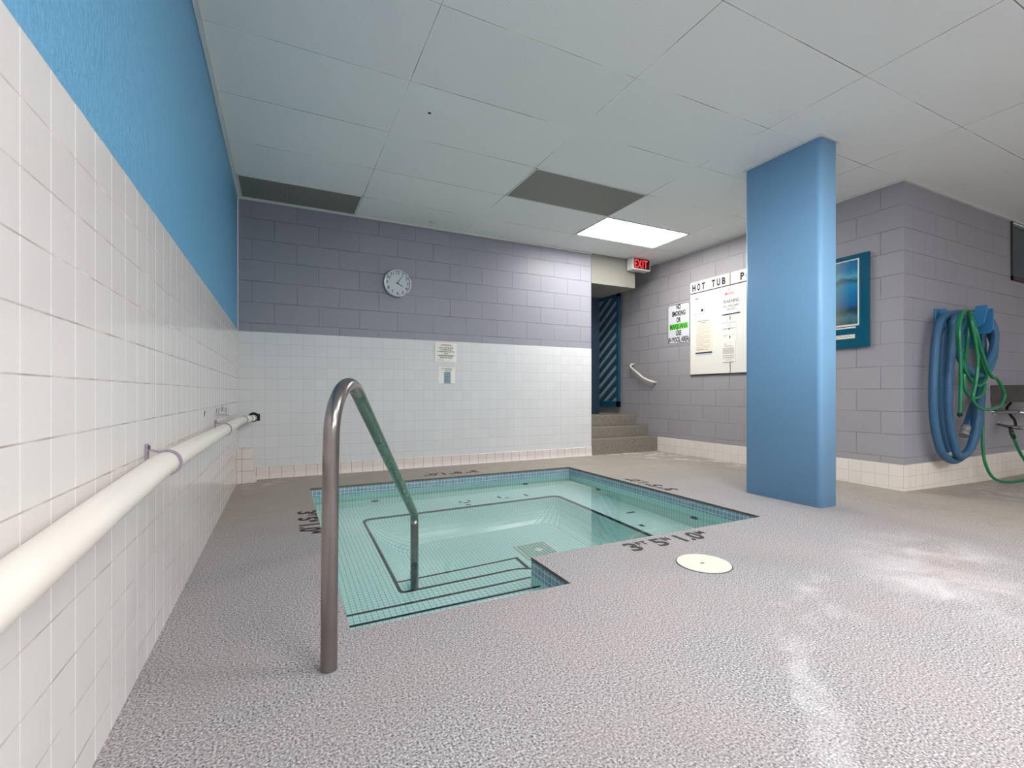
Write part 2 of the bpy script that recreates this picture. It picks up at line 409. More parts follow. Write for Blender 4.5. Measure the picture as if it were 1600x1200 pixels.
def prism(bm, poly, axis, a, b, mi=0, bev=0.0):
    """poly: 2D points in the plane normal to axis ('x': (y,z), 'y': (x,z), 'z': (x,y))"""
    def P(u, v, w): return {'x': (w, u, v), 'y': (u, w, v), 'z': (u, v, w)}[axis]
    A = [bm.verts.new(P(u, v, a)) for u, v in poly]; Bv = [bm.verts.new(P(u, v, b)) for u, v in poly]
    n = len(poly); fs = [bm.faces.new(A), bm.faces.new(Bv[::-1])]
    for i in range(n): fs.append(bm.faces.new((A[(i + 1) % n], A[i], Bv[i], Bv[(i + 1) % n])))
    for f in fs: f.material_index = mi
    bmesh.ops.recalc_face_normals(bm, faces=fs)
    if bev:
        es = list({e for f in fs[:2] for e in f.edges})
        r = bmesh.ops.bevel(bm, geom=es, offset=bev, segments=2, affect='EDGES', profile=0.5)
        for f in r['faces']: f.material_index = mi
def rrect(x0, y0, x1, y1, r, n=5):
    out = []
    for cx, cy, a0 in ((x1 - r, y0 + r, -90), (x1 - r, y1 - r, 0), (x0 + r, y1 - r, 90), (x0 + r, y0 + r, 180)):
        for i in range(n + 1):
            a = math.radians(a0 + 90 * i / n); out.append((cx + r * math.cos(a), cy + r * math.sin(a)))
    return out

def text_bm(s, height, bold=0.0, squeeze=1.0, spacing=1.0, line=1.0, align='CENTER', ext=0.0004, fit=None, shear=0.0):
    """letters as a flat mesh in local XY, cap height = height"""
    cu = bpy.data.curves.new('t', 'FONT'); cu.body = s; cu.size = height / 0.70; cu.align_x = align
    cu.offset = bold * height; cu.extrude = ext; cu.space_character = spacing; cu.space_line = line; cu.resolution_u = 3; cu.shear = shear
    ob = bpy.data.objects.new('t', cu); COL.objects.link(ob)
    dg = bpy.context.evaluated_depsgraph_get()
    me = bpy.data.meshes.new_from_object(ob.evaluated_get(dg))
    bm = B(); bm.from_mesh(me); bpy.data.objects.remove(ob); bpy.data.curves.remove(cu); bpy.data.meshes.remove(me)
    for v in bm.verts: v.co.x *= squeeze
    if fit and bm.verts:
        xs = [v.co.x for v in bm.verts]; w = max(xs) - min(xs); c = (max(xs) + min(xs)) / 2
        for v in bm.verts: v.co.x = (v.co.x - c) * fit / w + (0 if align == 'CENTER' else fit / 2)
    for f in bm.faces: f.material_index = 0
    return bm
def place(bm, origin, right, up):
    R, U = Vector(right), Vector(up); N = R.cross(U)
    M = Matrix((R, U, N)).transposed().to_4x4(); M.translation = Vector(origin)
    bmesh.ops.transform(bm, matrix=M, verts=bm.verts); return bm
RIGHTWALL = ((0, -1, 0), (0, 0, 1))     # text directions on the wall that faces -x
BACKWALL = ((1, 0, 0), (0, 0, 1))       # on walls that face -y
def wtext(s, y, z, h, mat, parent, x, name='lettering', **kw):
    return link_mesh(name, place(text_bm(s, h, **kw), (x, y, z), *RIGHTWALL), mat, parent)
def btext(s, x, z, h, mat, parent, y, name='lettering', **kw):
    return link_mesh(name, place(text_bm(s, h, **kw), (x, y, z), *BACKWALL), mat, parent)

# ------------------------------------------------------------------ room shell
def fz(x, y):
    return -0.06 * min(1, max(0, (x - 4.3) / 2.4)) * min(1, max(0, (3.5 - y) / 1.35))
XE, YF = 9.0, -4.5
bm = B()
xs = [0, 0.3, PX0, PXN, PX1, 3.8, 4.3, 4.8, W, 6.0, 6.7, 7.8, XE]
ys = [YF, -1.5, 0.5, PY0, PYN, YB, 2.8, 3.5, PY1, D + 0.02]
V = {}
def fv(x, y):
    k = (x, y)
    if k not in V: V[k] = bm.verts.new((x, y, fz(x, y)))
    return V[k]
for i in range(len(xs) - 1):
    for j in range(len(ys) - 1):
        cx, cy = (xs[i] + xs[i + 1]) / 2, (ys[j] + ys[j + 1]) / 2
        if PX0 < cx < PX1 and PYN < cy < PY1: continue
        if PX0 < cx < PXN and PY0 < cy < PY1: continue
        if cx > W and cy > YB: continue
        bm.faces.new((fv(xs[i], ys[j]), fv(xs[i + 1], ys[j]), fv(xs[i + 1], ys[j + 1]), fv(xs[i], ys[j + 1])))
struct('floor', bm, 'deck')

bm = B(); quad(bm, [(0, YF, H), (0, 7.2, H), (W, 7.2, H), (W, YF, H)]); quad(bm, [(W, YF, H), (W, YB, H), (XE, YB, H), (XE, YF, H)])
struct('ceiling', bm, 'ceiling')

bm = B(); quad(bm, [(0, YF, -0.02), (0, D, -0.02), (0, D, T), (0, YF, T)], 0); quad(bm, [(-0.006, YF, T), (-0.006, D, T), (-0.006, D, H), (-0.006, YF, H)], 1)
quad(bm, [(-0.006, YF, T), (0, YF, T), (0, D, T), (-0.006, D, T)], 0)
struct('wall_left', bm, ['tile_left', 'blue_plaster'])
bm = B(); WX = 4.081
quad(bm, [(0, D, -0.02), (WX, D, -0.02), (WX, D, T), (0, D, T)], 0)
quad(bm, [(0, D + 0.006, T), (WX, D + 0.006, T), (WX, D + 0.006, H), (0, D + 0.006, H)], 1)
quad(bm, [(0, D, T), (WX, D, T), (WX, D + 0.006, T), (0, D + 0.006, T)], 0)
quad(bm, [(WX, D, 0), (WX, 5.75, 0), (WX, 5.75, H), (WX, D, H)], 1)
struct('wall_back', bm, ['tile_back', 'block_back'])
bm = B(); quad(bm, [(W, 7.2, -0.03), (W, YB, -0.06), (W, YB, H), (W, 7.2, H)])
struct('wall_right', bm, 'block_right')
bm = B()
WX0, WZ0 = 7.426, 2.077
quad(bm, [(W, YB, -0.08), (XE, YB, -0.08), (XE, YB, WZ0), (W, YB, WZ0)]); quad(bm, [(W, YB, WZ0), (WX0, YB, WZ0), (WX0, YB, H), (W, YB, H)])
quad(bm, [(8.7, YB, WZ0), (XE, YB, WZ0), (XE, YB, H), (8.7, YB, H)])
struct('wall_hose_side', bm, 'block_far')
bm = B(); quad(bm, [(0, YF, -0.1), (XE, YF, -0.1), (XE, YF, H), (0, YF, H)]); struct('wall_front', bm, 'room_grey')
bm = B(); quad(bm, [(XE, YF, -0.1), (XE, YB, -0.1), (XE, YB, H), (XE, YF, H)]); struct('wall_far_right', bm, 'room_grey')
# doorway recess: landing, dark end wall, partition
bm = B(); box(bm, WX - 0.02, 6.95, 0, W + 0.02, 7.0, H); struct('wall_recess', bm, 'navy_wall')
bm = B(); box(bm, WX + 0.001, 5.925, 0.509, 4.80, 5.96, H - 0.001); struct('wall_partition', bm, 'navy_wall')

# small white ceiling angles along the walls
bm = B()
box(bm, 0, YF, H - 0.022, 0.022, D, H - 0.001)
box(bm, 0.022, D - 0.02, H - 0.018, WX, D, H - 0.001)
box(bm, W - 0.02, YB - 0.0, H - 0.016, W, D - 0.02, H - 0.001)
box(bm, W - 0.02, YB - 0.02, H - 0.016, XE, YB, H - 0.001)
struct('trim_1', bm, 'trim')

# base tiles
bm = B()
prof = [(0.0, 0.0), (0.022, 0.0), (0.012, 0.02), (0.008, 0.05), (0.008, 0.113), (0.0, 0.118)]
for (u0, v0), (u1, v1) in zip(prof[1:], prof[2:]):
    quad(bm, [(0.14, D - u0, v0), (WX, D - u0, v0), (WX, D - u1, v1), (0.14, D - u1, v1)])
struct('baseboard_back', bm, 'tile_cove')
bm = B(); n = 12; e = 0.007
def brow(p, q, nx, ny):
    for i in range(n):
        a = Vector(p).lerp(Vector(q), i / n); b_ = Vector(p).lerp(Vector(q), (i + 1) / n)
        za, zb = fz(a.x - 1e-3, a.y) - 0.004, fz(b_.x - 1e-3, b_.y) - 0.004
        o = Vector((nx, ny)) * e
        quad(bm, [(a.x + o.x, a.y + o.y, za), (b_.x + o.x, b_.y + o.y, zb), (b_.x + o.x, b_.y + o.y, 0.2), (a.x + o.x, a.y + o.y, 0.2)])
        quad(bm, [(a.x + o.x, a.y + o.y, 0.2), (b_.x + o.x, b_.y + o.y, 0.2), (b_.x, b_.y, 0.203), (a.x, a.y, 0.203)])
brow((W, D), (W, YB - e), -1, 0)
struct('baseboard_right', bm, 'tile_base')
bm = B(); brow((W - e, YB), (XE, YB), 0, -1)
struct('baseboard_hose_side', bm, 'tile_base')

# sloping tile curb in the left corner
bm = B()
cp = [(0.0, 0.0), (0.158, 0.0), (0.138, 0.10), (0.118, 0.315), (0.0, 0.315)]
prism(bm, cp, 'y', 4.945, D, bev=0.004)
struct('trim_2', bm, 'tile_cove')

# soffit box over the doorway
bm = B(); box(bm, WX + 0.001, D, 2.306, 4.824, 5.92, H - 0.001); struct('trim_3', bm, 'beige')

# entrance steps
st = thing('entrance_steps', 'three speckled stone steps climbing to the dark doorway beside the exit sign', 'steps', (4.66, 5.4, 0))
for k, (y0, z0, z1) in enumerate([(D + 0.003, -0.01, 0.206), (5.343, 0.206, 0.350), (5.581, 0.350, 0.508)]):
    bm = B(); box(bm, WX + 0.002, y0, z0, W - 0.003, 6.94, z1, bev=0.006); link_mesh('step', bm, 'step_stone', st)

# window high on the hose wall
bm = B()
box(bm, WX0, YB - 0.012, WZ0 - 0.025, WX0 + 0.03, YB + 0.05, H - 0.002); box(bm, WX0, YB - 0.012, WZ0 - 0.025, 8.7, YB + 0.05, WZ0 + 0.02); box(bm, 8.67, YB - 0.012, WZ0, 8.7, YB + 0.05, H - 0.002)
wi = struct('window_1', bm, 'brown_frame')
bm = B(); box(bm, WX0 + 0.03, YB + 0.03, WZ0 + 0.02, 8.67, YB + 0.04, H - 0.002); o = link_mesh('window_pane', bm, 'dark_glass', wi)

# pillar with rounded corners
bm = B()
prism(bm, rrect(3.868, 2.045, 4.075, 2.665, 0.034, 7), 'z', -0.03, H)
for f in bm.faces: f.smooth = len(f.verts) == 4
struct('wall_pillar', bm, 'blue_pillar')
bm = B(); pr = [(3.858, 2.035), (4.087, 2.035), (4.087, 2.675), (3.858, 2.675)]
prism(bm, pr, 'z', H - 0.012, H - 0.001); struct('trim_4', bm, 'trim')

# ------------------------------------------------------------------ pool
bench_z, floor_z = -0.60, -1.08
outer = [(PX0, PY0), (PXN, PY0), (PXN, PYN), (PX1, PYN), (PX1, PY1), (PX0, PY1)]
well = [(0.985, 2.634), (1.86, 2.634), (1.86, 2.20), (2.86, 2.20), (2.86, 4.03), (0.985, 4.03)]
RADK = [0.35, 3.0, 0.6, 1.0, 1.0, 1.0]
def inset(poly, d):
    n = len(poly); out = []
    for i in range(n):
        a, b_, c_ = Vector(poly[i - 1]), Vector(poly[i]), Vector(poly[(i + 1) % n])
        e1 = (b_ - a).normalized(); e2 = (c_ - b_).normalized()
        n1 = Vector((-e1.y, e1.x)); n2 = Vector((-e2.y, e2.x))
        out.append(b_ + n1 * d + n2 * d)
    return out
def rounded(poly, r0, d=0, seg=7):
    n = len(poly); out = []
    for i in range(n):
        r = r0 * RADK[i] if i != 1 else 0.22 + d
        a, b_, c_ = Vector(poly[i - 1]), Vector(poly[i]), Vector(poly[(i + 1) % n])
        e1 = (b_ - a).normalized(); e2 = (c_ - b_).normalized()
        p0 = b_ - e1 * r; p1 = b_ + e2 * r
        for k in range(seg + 1):
            t = k / seg; q = (1 - t) ** 2 * p0 + 2 * t * (1 - t) * b_ + t * t * p1
            out.append((q.x, q.y))
    return out
bm = B(); uvl = bm.loops.layers.uv.verify()
def side(p, q, z0, z1, mi):
    f = quad(bm, [(p[0], p[1], z0), (q[0], q[1], z0), (q[0], q[1], z1), (p[0], p[1], z1)], mi)
    for lp in f.loops:
        c = lp.vert.co; u = c.x if abs(p[0] - q[0]) > abs(p[1] - q[1]) else c.y
        lp[uvl].uv = (u, c.z)
for i in range(6):
    p, q = outer[i], outer[(i + 1) % 6]
    side(p, q, -0.018, 0.0, 3); side(p, q, -0.112, -0.018, 2); side(p, q, bench_z, -0.112, 1)
# bench top with the well cut out of it (fan between matching rings)
ring_prof = [(-0.02, bench_z + 0.0005, 0.10), (0.0, bench_z + 0.0005, 0.08), (0.004, bench_z - 0.03, 0.08), (0.02, bench_z - 0.16, 0.08), (0.04, bench_z - 0.24, 0.09), (0.075, bench_z - 0.33, 0.11),
             (0.125, bench_z - 0.40, 0.14), (0.19, bench_z - 0.455, 0.17), (0.26, floor_z, 0.2)]
rings = []
for d, z, r in ring_prof: rings.append([bm.verts.new((x, y, z)) for x, y in rounded(inset(well, d), r, d)])
m = len(rings[0]); U = [0.0]
for i in range(m): U.append(U[-1] + (rings[1][(i + 1) % m].co - rings[1][i].co).length)
Vl = [0.0]
for j in range(1, len(ring_prof)): Vl.append(Vl[-1] + math.hypot(ring_prof[j][0] - ring_prof[j - 1][0], ring_prof[j][1] - ring_prof[j - 1][1]))
for j in range(len(rings) - 1):
    for i in range(m):
        f = bm.faces.new((rings[j][i], rings[j][(i + 1) % m], rings[j + 1][(i + 1) % m], rings[j + 1][i])); f.material_index = 4 if j < 2 else 0
        for lp, (a, b_) in zip(f.loops, ((i, j), (i + 1, j), (i + 1, j + 1), (i, j + 1))): lp[uvl].uv = (U[a], -Vl[b_])
f = bm.faces.new(rings[-1]); f.material_index = 0
for lp in f.loops: lp[uvl].uv = (lp.vert.co.x, lp.vert.co.y)
# bench plate: triangulated region between outer outline and first ring
tb = B(); ov = [tb.verts.new((x, y, bench_z)) for x, y in outer]; iv = [tb.verts.new((v.co.x, v.co.y, bench_z)) for v in rings[0]]
ed = [tb.edges.new((ov[i], ov[(i + 1) % 6])) for i in range(6)] + [tb.edges.new((iv[i], iv[(i + 1) % m])) for i in range(m)]
bmesh.ops.triangle_fill(tb, edges=ed, use_beauty=True)
for t in tb.faces:
    f = bm.faces.new([bm.verts.new(v.co) for v in t.verts]); f.material_index = 0
    if f.normal.z < 0: f.normal_flip()
    for lp in f.loops: lp[uvl].uv = (lp.vert.co.x, lp.vert.co.y)
tb.free()
# underwater steps with black nosings
def pstep(x1, y0, y1, z0, z1, x0=PX0 + 0.001):
    faces = [([(x0, y0, z1), (x1, y0, z1), (x1, y1 - 0.018, z1), (x0, y1 - 0.018, z1)], 0),
             ([(x0, y1 - 0.018, z1), (x1, y1 - 0.018, z1), (x1, y1, z1), (x0, y1, z1)], 4),
             ([(x0, y1, z1), (x1, y1, z1), (x1, y1, z1 - 0.01), (x0, y1, z1 - 0.01)], 4),
             ([(x0, y1, z1 - 0.01), (x1, y1, z1 - 0.01), (x1, y1, z0), (x0, y1, z0)], 1),
             ([(x1, y0, z0), (x1, y1, z0), (x1, y1, z1), (x1, y0, z1)], 1)]
    for pts, mi in faces:
        f = quad(bm, pts, mi); f.normal_update(); nn = f.normal
        a = max(range(3), key=lambda k: abs(nn[k]))
        for lp in f.loops:
            c_ = lp.vert.co; lp[uvl].uv = (c_.y, c_.z) if a == 0 else ((c_.x, c_.z) if a == 1 else (c_.x, c_.y))
pstep(PXN, PY0, 2.005, bench_z, -0.17)
pstep(PXN + 0.22, PY0, 2.305, bench_z, -0.385)
pstep(1.89, 2.62, 2.99, floor_z, -0.83, x0=1.0)
f = quad(bm, [(1.864, 2.62, -0.829), (1.89, 2.62, -0.829), (1.89, 2.99, -0.829), (1.864, 2.99, -0.829)], 4)
for lp in f.loops: lp[uvl].uv = (lp.vert.co.x, lp.vert.co.y)
# black inset depth tiles on the bench
for (x, y, w_, h_) in [(1.94, 4.17, 0.05, 0.025), (1.99, 4.22, 0.025, 0.05), (1.90, 4.22, 0.025, 0.05), (1.94, 4.10, 0.05, 0.025), (2.31, 4.22, 0.03, 0.08), (2.37, 4.17, 0.05, 0.025), (2.59, 4.18, 0.03, 0.09),
                     (3.12, 3.22, 0.09, 0.03), (2.96, 2.90, 0.04, 0.05), (3.0, 2.63, 0.05, 0.04), (3.07, 2.60, 0.04, 0.04)]:
    f = quad(bm, [(x - w_ / 2, y - h_ / 2, bench_z + 0.001), (x + w_ / 2, y - h_ / 2, bench_z + 0.001), (x + w_ / 2, y + h_ / 2, bench_z + 0.001), (x - w_ / 2, y + h_ / 2, bench_z + 0.001)], 4)
    for lp in f.loops: lp[uvl].uv = (0.012, 0.012)
struct('floor_pool_basin', bm, ['pool_tile', 'pool_wall', 'pool_band', 'pebble', 'black_tile'], uv=None)

bm = B(); bm.faces.new([bm.verts.new((x, y, ZW)) for x, y in outer])
tag(link_mesh('pool_water', bm, 'water'), 'clear still pale green water filling the tiled hot tub', 'water', kind='stuff')

# main drain on the well floor
t = thing('main_drain', 'square white drain cover on the deep floor of the hot tub', 'drain', (2.2, 3.25, floor_z))
bm = B(); box(bm, 2.055, 3.12, floor_z, 2.335, 3.39, floor_z + 0.02, bev=0.004); link_mesh('frame', bm, 'white', t)
bm = B(); box(bm, 2.075, 3.14, floor_z + 0.019, 2.315, 3.37, floor_z + 0.024); link_mesh('grille', bm, 'drain_grille', t)
bm = B(); cyl(bm, (2.2, 3.23, floor_z + 0.022), (2.2, 3.23, floor_z + 0.032), 0.03); link_mesh('center_plug', bm, 'white', t)
# wall inlets
for (x, y, z, ax, lb) in [(1.15, PY1, -0.46, 'y', 'dark oval water inlet on the back wall of the tub, nearer its left corner'), (2.72, PY1, -0.40, 'y', 'dark oval water inlet on the back wall of the tub, nearer its right corner'),
                      (PX1, 3.90, -0.42, 'x', 'dark oval water inlet on the right wall of the tub, at its far end'), (PX1, 2.66, -0.34, 'x', 'dark oval water inlet on the right wall of the tub, at its near end')]:
    bm = B(); d = 0.012
    if ax == 'y': cyl(bm, (x, y - d, z), (x, y, z), 0.032, 0.036)
    else: cyl(bm, (x - d, y, z), (x, y, z), 0.032, 0.036)
    o = tag(link_mesh('water_inlet', bm, 'ink'), lb, 'water inlet', 'water inlets in the tub walls')

# ------------------------------------------------------------------ stainless grab rail of the pool
bx, by = 0.506, 1.505; ex, ey = 1.105, 2.83
u = Vector((ex - bx, ey - by, 0)); Ltot = u.length; u.normalize()
def rp(s, z): return Vector((bx, by, 0)) + u * s + Vector((0, 0, z))
path = [rp(0, 0.0), rp(0.004, 0.2), rp(0.009, 0.4)]
r = 0.175; s0 = 0.02
slope = math.atan2(0.795 - 0.09, Ltot - 0.35); zi = 0.795 + math.tan(slope) * (0.35 - s0)
turn = PI / 2 + slope; tl = r * math.tan(turn / 2); zc = zi - tl
path += [rp(0.015, zc - 0.08)]
for k in range(17):
    a = PI - turn * k / 16
    path.append(rp(s0 + r + r * math.cos(a), zc + r * math.sin(a)))
arc_end = len(path)
zb = 0.09
low = []
for k in range(1, 12):
    s = s0 + r + r * math.cos(PI - turn); t_ = k / 11
    s1 = Ltot - 0.05
    ss = s + (s1 - s) * t_; zz = 0.795 - math.tan(slope) * (ss - 0.35); low.append(rp(ss, zz))
low += [rp(Ltot - 0.012, 0.095), rp(Ltot - 0.004, 0.06)]; leg = [rp(Ltot, -0.05), rp(Ltot, -0.4), rp(Ltot, -0.83)]
t = thing('pool_handrail', 'tall curved stainless steel handrail bending from the deck down into the water', 'handrail', (bx, by, 0))
bm = B(); tube(bm, path, 0.0243, 28, cap=False); link_mesh('rail', bm, 'rail_steel', t, uv=None)
bm = B(); tube(bm, [path[-2] * 0.5 + path[-1] * 0.5, path[-1]] + low, 0.0240, 28, cap=False); o = link_mesh('lower_rail', bm, 'rail_green', t, uv=None); o['label'] = 'green tarnished lower half of the rail'
bm = B(); tube(bm, [low[-1], rp(Ltot - 0.004, 0.03)] + leg, 0.0240, 28); link_mesh('submerged_leg', bm, 'rail_steel', t, uv=None)
bm = B(); cyl(bm, (bx, by, -0.005), (bx, by, 0.003), 0.032, 0.028); link_mesh('floor_socket', bm, 'grey_cuff', t)

# skimmer lid
t = thing('skimmer_lid', 'round cream plastic lid set into the deck in front of the tub', 'lid', (2.228, 1.637, 0))
bm = B(); cyl(bm, (2.228, 1.637, -0.002), (2.228, 1.637, 0.0025), 0.130, n=64); link_mesh('rim', bm, 'ink', t)
bm = B(); cyl(bm, (2.228, 1.637, 0.0), (2.228, 1.637, 0.005), 0.1265, 0.1245, n=64); link_mesh('cover', bm, 'lid', t)
bm = B(); box(bm, 2.205, 1.632, 0.0045, 2.228, 1.640, 0.0058); o = link_mesh('finger_slot', bm, 'ink', t)

# depth numerals painted on the deck
def depth_mark(origin, right, up, label):
    t = thing('depth_marking', label, 'depth marking', origin, 'painted depth numerals around the tub')
    rt, upv = Vector(right), Vector(up)
    def glyph(s, x0, wdt, h, y0, nm):
        bm = text_bm(s, h, bold=0.04, fit=wdt, align='LEFT', ext=0.0003)
        link_mesh(nm, place(bm, Vector(origin) + rt * x0 + upv * y0 + Vector((0, 0, 0.0012)), rt, upv), 'black', t)
    glyph('3', 0.0, 0.078, 0.115, 0, 'numeral'); glyph('FT', 0.088, 0.072, 0.05, 0.062, 'unit')
    glyph('5', 0.185, 0.078, 0.115, 0, 'numeral'); glyph('IN', 0.272, 0.05, 0.05, 0.062, 'unit')
    glyph('1.0', 0.370, 0.165, 0.115, 0, 'numeral'); glyph('M', 0.545, 0.05, 0.05, 0.062, 'unit')
depth_mark((2.045, 1.925, 0), (1, 0, 0), (0, 1, 0), 'black depth numerals painted on the deck in front of the tub, near the cream lid')
depth_mark((0.476, 3.60, 0), (0, -1, 0), (1, 0, 0), 'black depth numerals painted on the deck along the left side of the tub')
depth_mark((2.255, 4.70, 0), (-1, 0, 0), (0, -1, 0), 'black depth numerals painted on the deck behind the tub, below the back wall')
depth_mark((3.45, 2.985, 0), (0, 1, 0), (-1, 0, 0), 'black depth numerals painted on the deck between the tub and the blue pillar')

# ------------------------------------------------------------------ pipe along the left wall
PA, PR = 0.052, 0.036
def pz(y): return 0.594 + (0.02 if y < 2 else 0.02 * max(0, (4.9 - y) / 2.9)) - 0.045 * max(0, (1.6 - y)) / 0.8
t = thing('wall_pipe', 'long white plastic pipe running low along the left tiled wall', 'pipe', (PA, 2.5, 0.55))
bm = B(); tube(bm, [(PA, y, pz(y)) for y in (-4.4, -2, -0.5, 0.3, 0.8, 1.2, 1.7, 2.4, 3.2, 4.0, 4.6)] + [(PA + 0.012, 4.80, 0.594)], PR, 32); link_mesh('pipe_run', bm, 'pvc', t, uv=None)
bm = B(); tube(bm, spline([(PA + 0.012, 4.79, 0.594), (PA + 0.024, 4.87, 0.594), (PA + 0.05, 4.96, 0.594)], 4), 0.033, 24); link_mesh('elbow', bm, 'pvc', t, uv=None)
bm = B(); tube(bm, [(PA + 0.048, 4.955, 0.594), (PA + 0.08, 5.15, 0.594)], 0.030, 24); link_mesh('end_stub', bm, 'pvc', t, uv=None)
for y_, rr in ((4.80, 0.0355), (4.958, 0.034)):
    bm = B(); xx = PA + 0.012 if y_ < 4.9 else PA + 0.048
    cyl(bm, (xx, y_ - 0.004, 0.594), (xx + 0.002, y_ + 0.004, 0.594), rr + 0.003, n=32); link_mesh('joint_ring', bm, 'grey_cuff', t)
bm = B(); cyl(bm, (PA + 0.075, D - 0.0015, 0.602), (PA + 0.075, D - 0.0005, 0.602), 0.047, n=32)
box(bm, PA + 0.075 + 0.02, D - 0.0012, 0.565, PA + 0.075 + 0.056, D - 0.0004, 0.632)
tag(link_mesh('pipe_hole', bm, 'dark_gap'), 'dark round hole cut in the back wall tiles where the white pipe enters', 'hole')
for (yc, lb) in ((1.80, 'lilac painted pipe strap nearer the camera on the left wall'), (3.43, 'lilac painted pipe strap farther along the left wall, near the corner')):
    t = thing('pipe_strap', lb, 'pipe strap', (0, yc, pz(yc)), 'straps holding the white pipe')
    bm = B(); box(bm, 0.0, yc - 0.013, pz(yc) + 0.01, 0.006, yc + 0.013, pz(yc) + 0.062, bev=0.002)
    link_mesh('plate', bm, 'clamp', t)
    bm = B(); ringp = []
    for k in range(15):
        a = math.radians(118 - 190 * k / 14); ringp.append((PA + (PR + 0.002) * math.cos(a), pz(yc) + (PR + 0.002) * math.sin(a)))
    ringp = [(0.004, pz(yc) + 0.042)] + ringp
    for (a, b_) in zip(ringp, ringp[1:]):
        v1 = Vector((b_[0] - a[0], b_[1] - a[1])).normalized(); nn = Vector((-v1.y, v1.x)) * 0.0035
        quadp = [(a[0] + nn.x, a[1] + nn.y), (b_[0] + nn.x, b_[1] + nn.y), (b_[0] - nn.x * 0.2, b_[1] - nn.y * 0.2), (a[0] - nn.x * 0.2, a[1] - nn.y * 0.2)]
        prism(bm, quadp, 'y', yc - 0.011, yc + 0.011)
    link_mesh('strap_band', bm, 'clamp', t)
    bm = B(); cyl(bm, (0.006, yc, pz(yc) + 0.052), (0.011, yc, pz(yc) + 0.052), 0.006, n=12); link_mesh('screw', bm, 'dull_steel', t)
# row of old marks above the pipe
t = thing('wall_marks', 'short row of small dark pen-like marks on the left wall tiles above the pipe', 'marks', (0, 3.5, 0.7))
for y_, z_, rr in ((2.99, 0.718, 0.005), (3.50, 0.716, 0.006), (3.62, 0.712, 0.005), (3.76, 0.716, 0.006), (3.84, 0.716, 0.006), (3.98, 0.706, 0.006), (4.08, 0.702, 0.005)):
    bm = B(); prism(bm, [(y_, z_ - 0.012), (y_ + 0.01, z_ - 0.012), (y_ + 0.04, z_ + 0.016), (y_ + 0.022, z_ + 0.022), (y_ + 0.004, z_ + 0.008)], 'x', 0.0, 0.0012)
    link_mesh('mark', bm, 'ink', t)

# ------------------------------------------------------------------ clock
cx, cz, cr = 1.500, 2.028, 0.150
t = thing('wall_clock', 'round silver wall clock with black numerals on the lilac block wall', 'clock', (cx, D, cz - cr))
bm = B()
prof = [(cr, D - 0.001), (cr, D - 0.034), (cr - 0.006, D - 0.041), (cr - 0.014, D - 0.040), (cr - 0.020, D - 0.030)]
N = 72
rg = [[bm.verts.new((cx + q[0] * math.cos(2 * PI * k / N), q[1], cz + q[0] * math.sin(2 * PI * k / N))) for k in range(N)] for q in prof]
for j in range(len(prof) - 1):
    for k in range(N): bm.faces.new((rg[j][k], rg[j][(k + 1) % N], rg[j + 1][(k + 1) % N], rg[j + 1][k])).smooth = True
link_mesh('rim', bm, 'silver', t)
bm = B(); cyl(bm, (cx, D - 0.005, cz), (cx, D - 0.031, cz), cr - 0.018, n=64); link_mesh('dial', bm, 'dial', t)
for hnum in range(1, 13):
    a = math.radians(90 - hnum * 30); rr = cr * 0.74
    bm = text_bm(str(hnum), 0.031, bold=0.02, ext=0.0003)
    link_mesh('numeral', place(bm, (cx + rr * math.cos(a), D - 0.0316, cz + rr * math.sin(a) - 0.013), *BACKWALL), 'ink', t)
def hand(ang, ln, wd, nm):
    a = math.radians(90 - ang); dx, dz = math.cos(a), math.sin(a); px, pzz = -dz, dx
    bm = B(); pts = [(cx - dx * 0.014 + px * wd, cz - dz * 0.014 + pzz * wd), (cx + dx * ln + px * wd * 0.5, cz + dz * ln + pzz * wd * 0.5), (cx + dx * ln - px * wd * 0.5, cz + dz * ln - pzz * wd * 0.5), (cx - dx * 0.014 - px * wd, cz - dz * 0.014 - pzz * wd)]
    prism(bm, pts, 'y', D - 0.0345, D - 0.0325); link_mesh(nm, bm, 'black', t)
hand(32, 0.098, 0.0036, 'minute_hand'); hand(121, 0.068, 0.0045, 'hour_hand')
bm = B(); cyl(bm, (cx, D - 0.036, cz), (cx, D - 0.032, cz), 0.006, n=16); link_mesh('hub', bm, 'black', t)

# ------------------------------------------------------------------ notices on the back wall
t = thing('paper_notice', 'upper white notice headed ATTENTION in red on the back wall tiles', 'notice', (2.05, D, 1.19))
bm = B(); box(bm, 1.925, D - 0.004, 1.19, 2.185, D - 0.0005, 1.405, bev=0.001); link_mesh('sheet', bm, 'paper', t)
yy = D - 0.0048
btext('ATTENTION', 2.058, 1.372, 0.018, 'red_ink', t, yy, bold=0.02, fit=0.125)
for k, (s, wd) in enumerate([('DUE TO HEALTH RULES', 0.17), ('SHOWERS FOR ALL', 0.135), ('IT IS MANDATORY THAT YOU', 0.20), ('TAKE A', 0.05), ('SHOWER PRIOR ENTERING', 0.195), ('THE HOT TUB OR POOL', 0.155)]):
    btext(s, 2.058, 1.345 - k * 0.0225, 0.0125, 'black', t, yy, bold=0.03, fit=wd)
btext('THANK YOU FOR YOUR HELP', 1.99, 1.209, 0.006, 'ink', t, yy, fit=0.08)
t = thing('paper_notice', 'lower small notice with a blue panel, hung under the ATTENTION notice', 'notice', (2.065, D, 0.94))
bm = B(); box(bm, 1.962, D - 0.004, 0.942, 2.166, D - 0.0005, 1.130, bev=0.001); link_mesh('sheet', bm, 'paper', t)
bm = B(); box(bm, 2.032, D - 0.005, 0.945, 2.114, D - 0.0035, 1.078); o = link_mesh('blue_panel', bm, 'blue_strip', t)
btext('HOT TUB CONTROLS', 2.07, 1.108, 0.010, 'ink', t, yy, fit=0.12, bold=0.02)
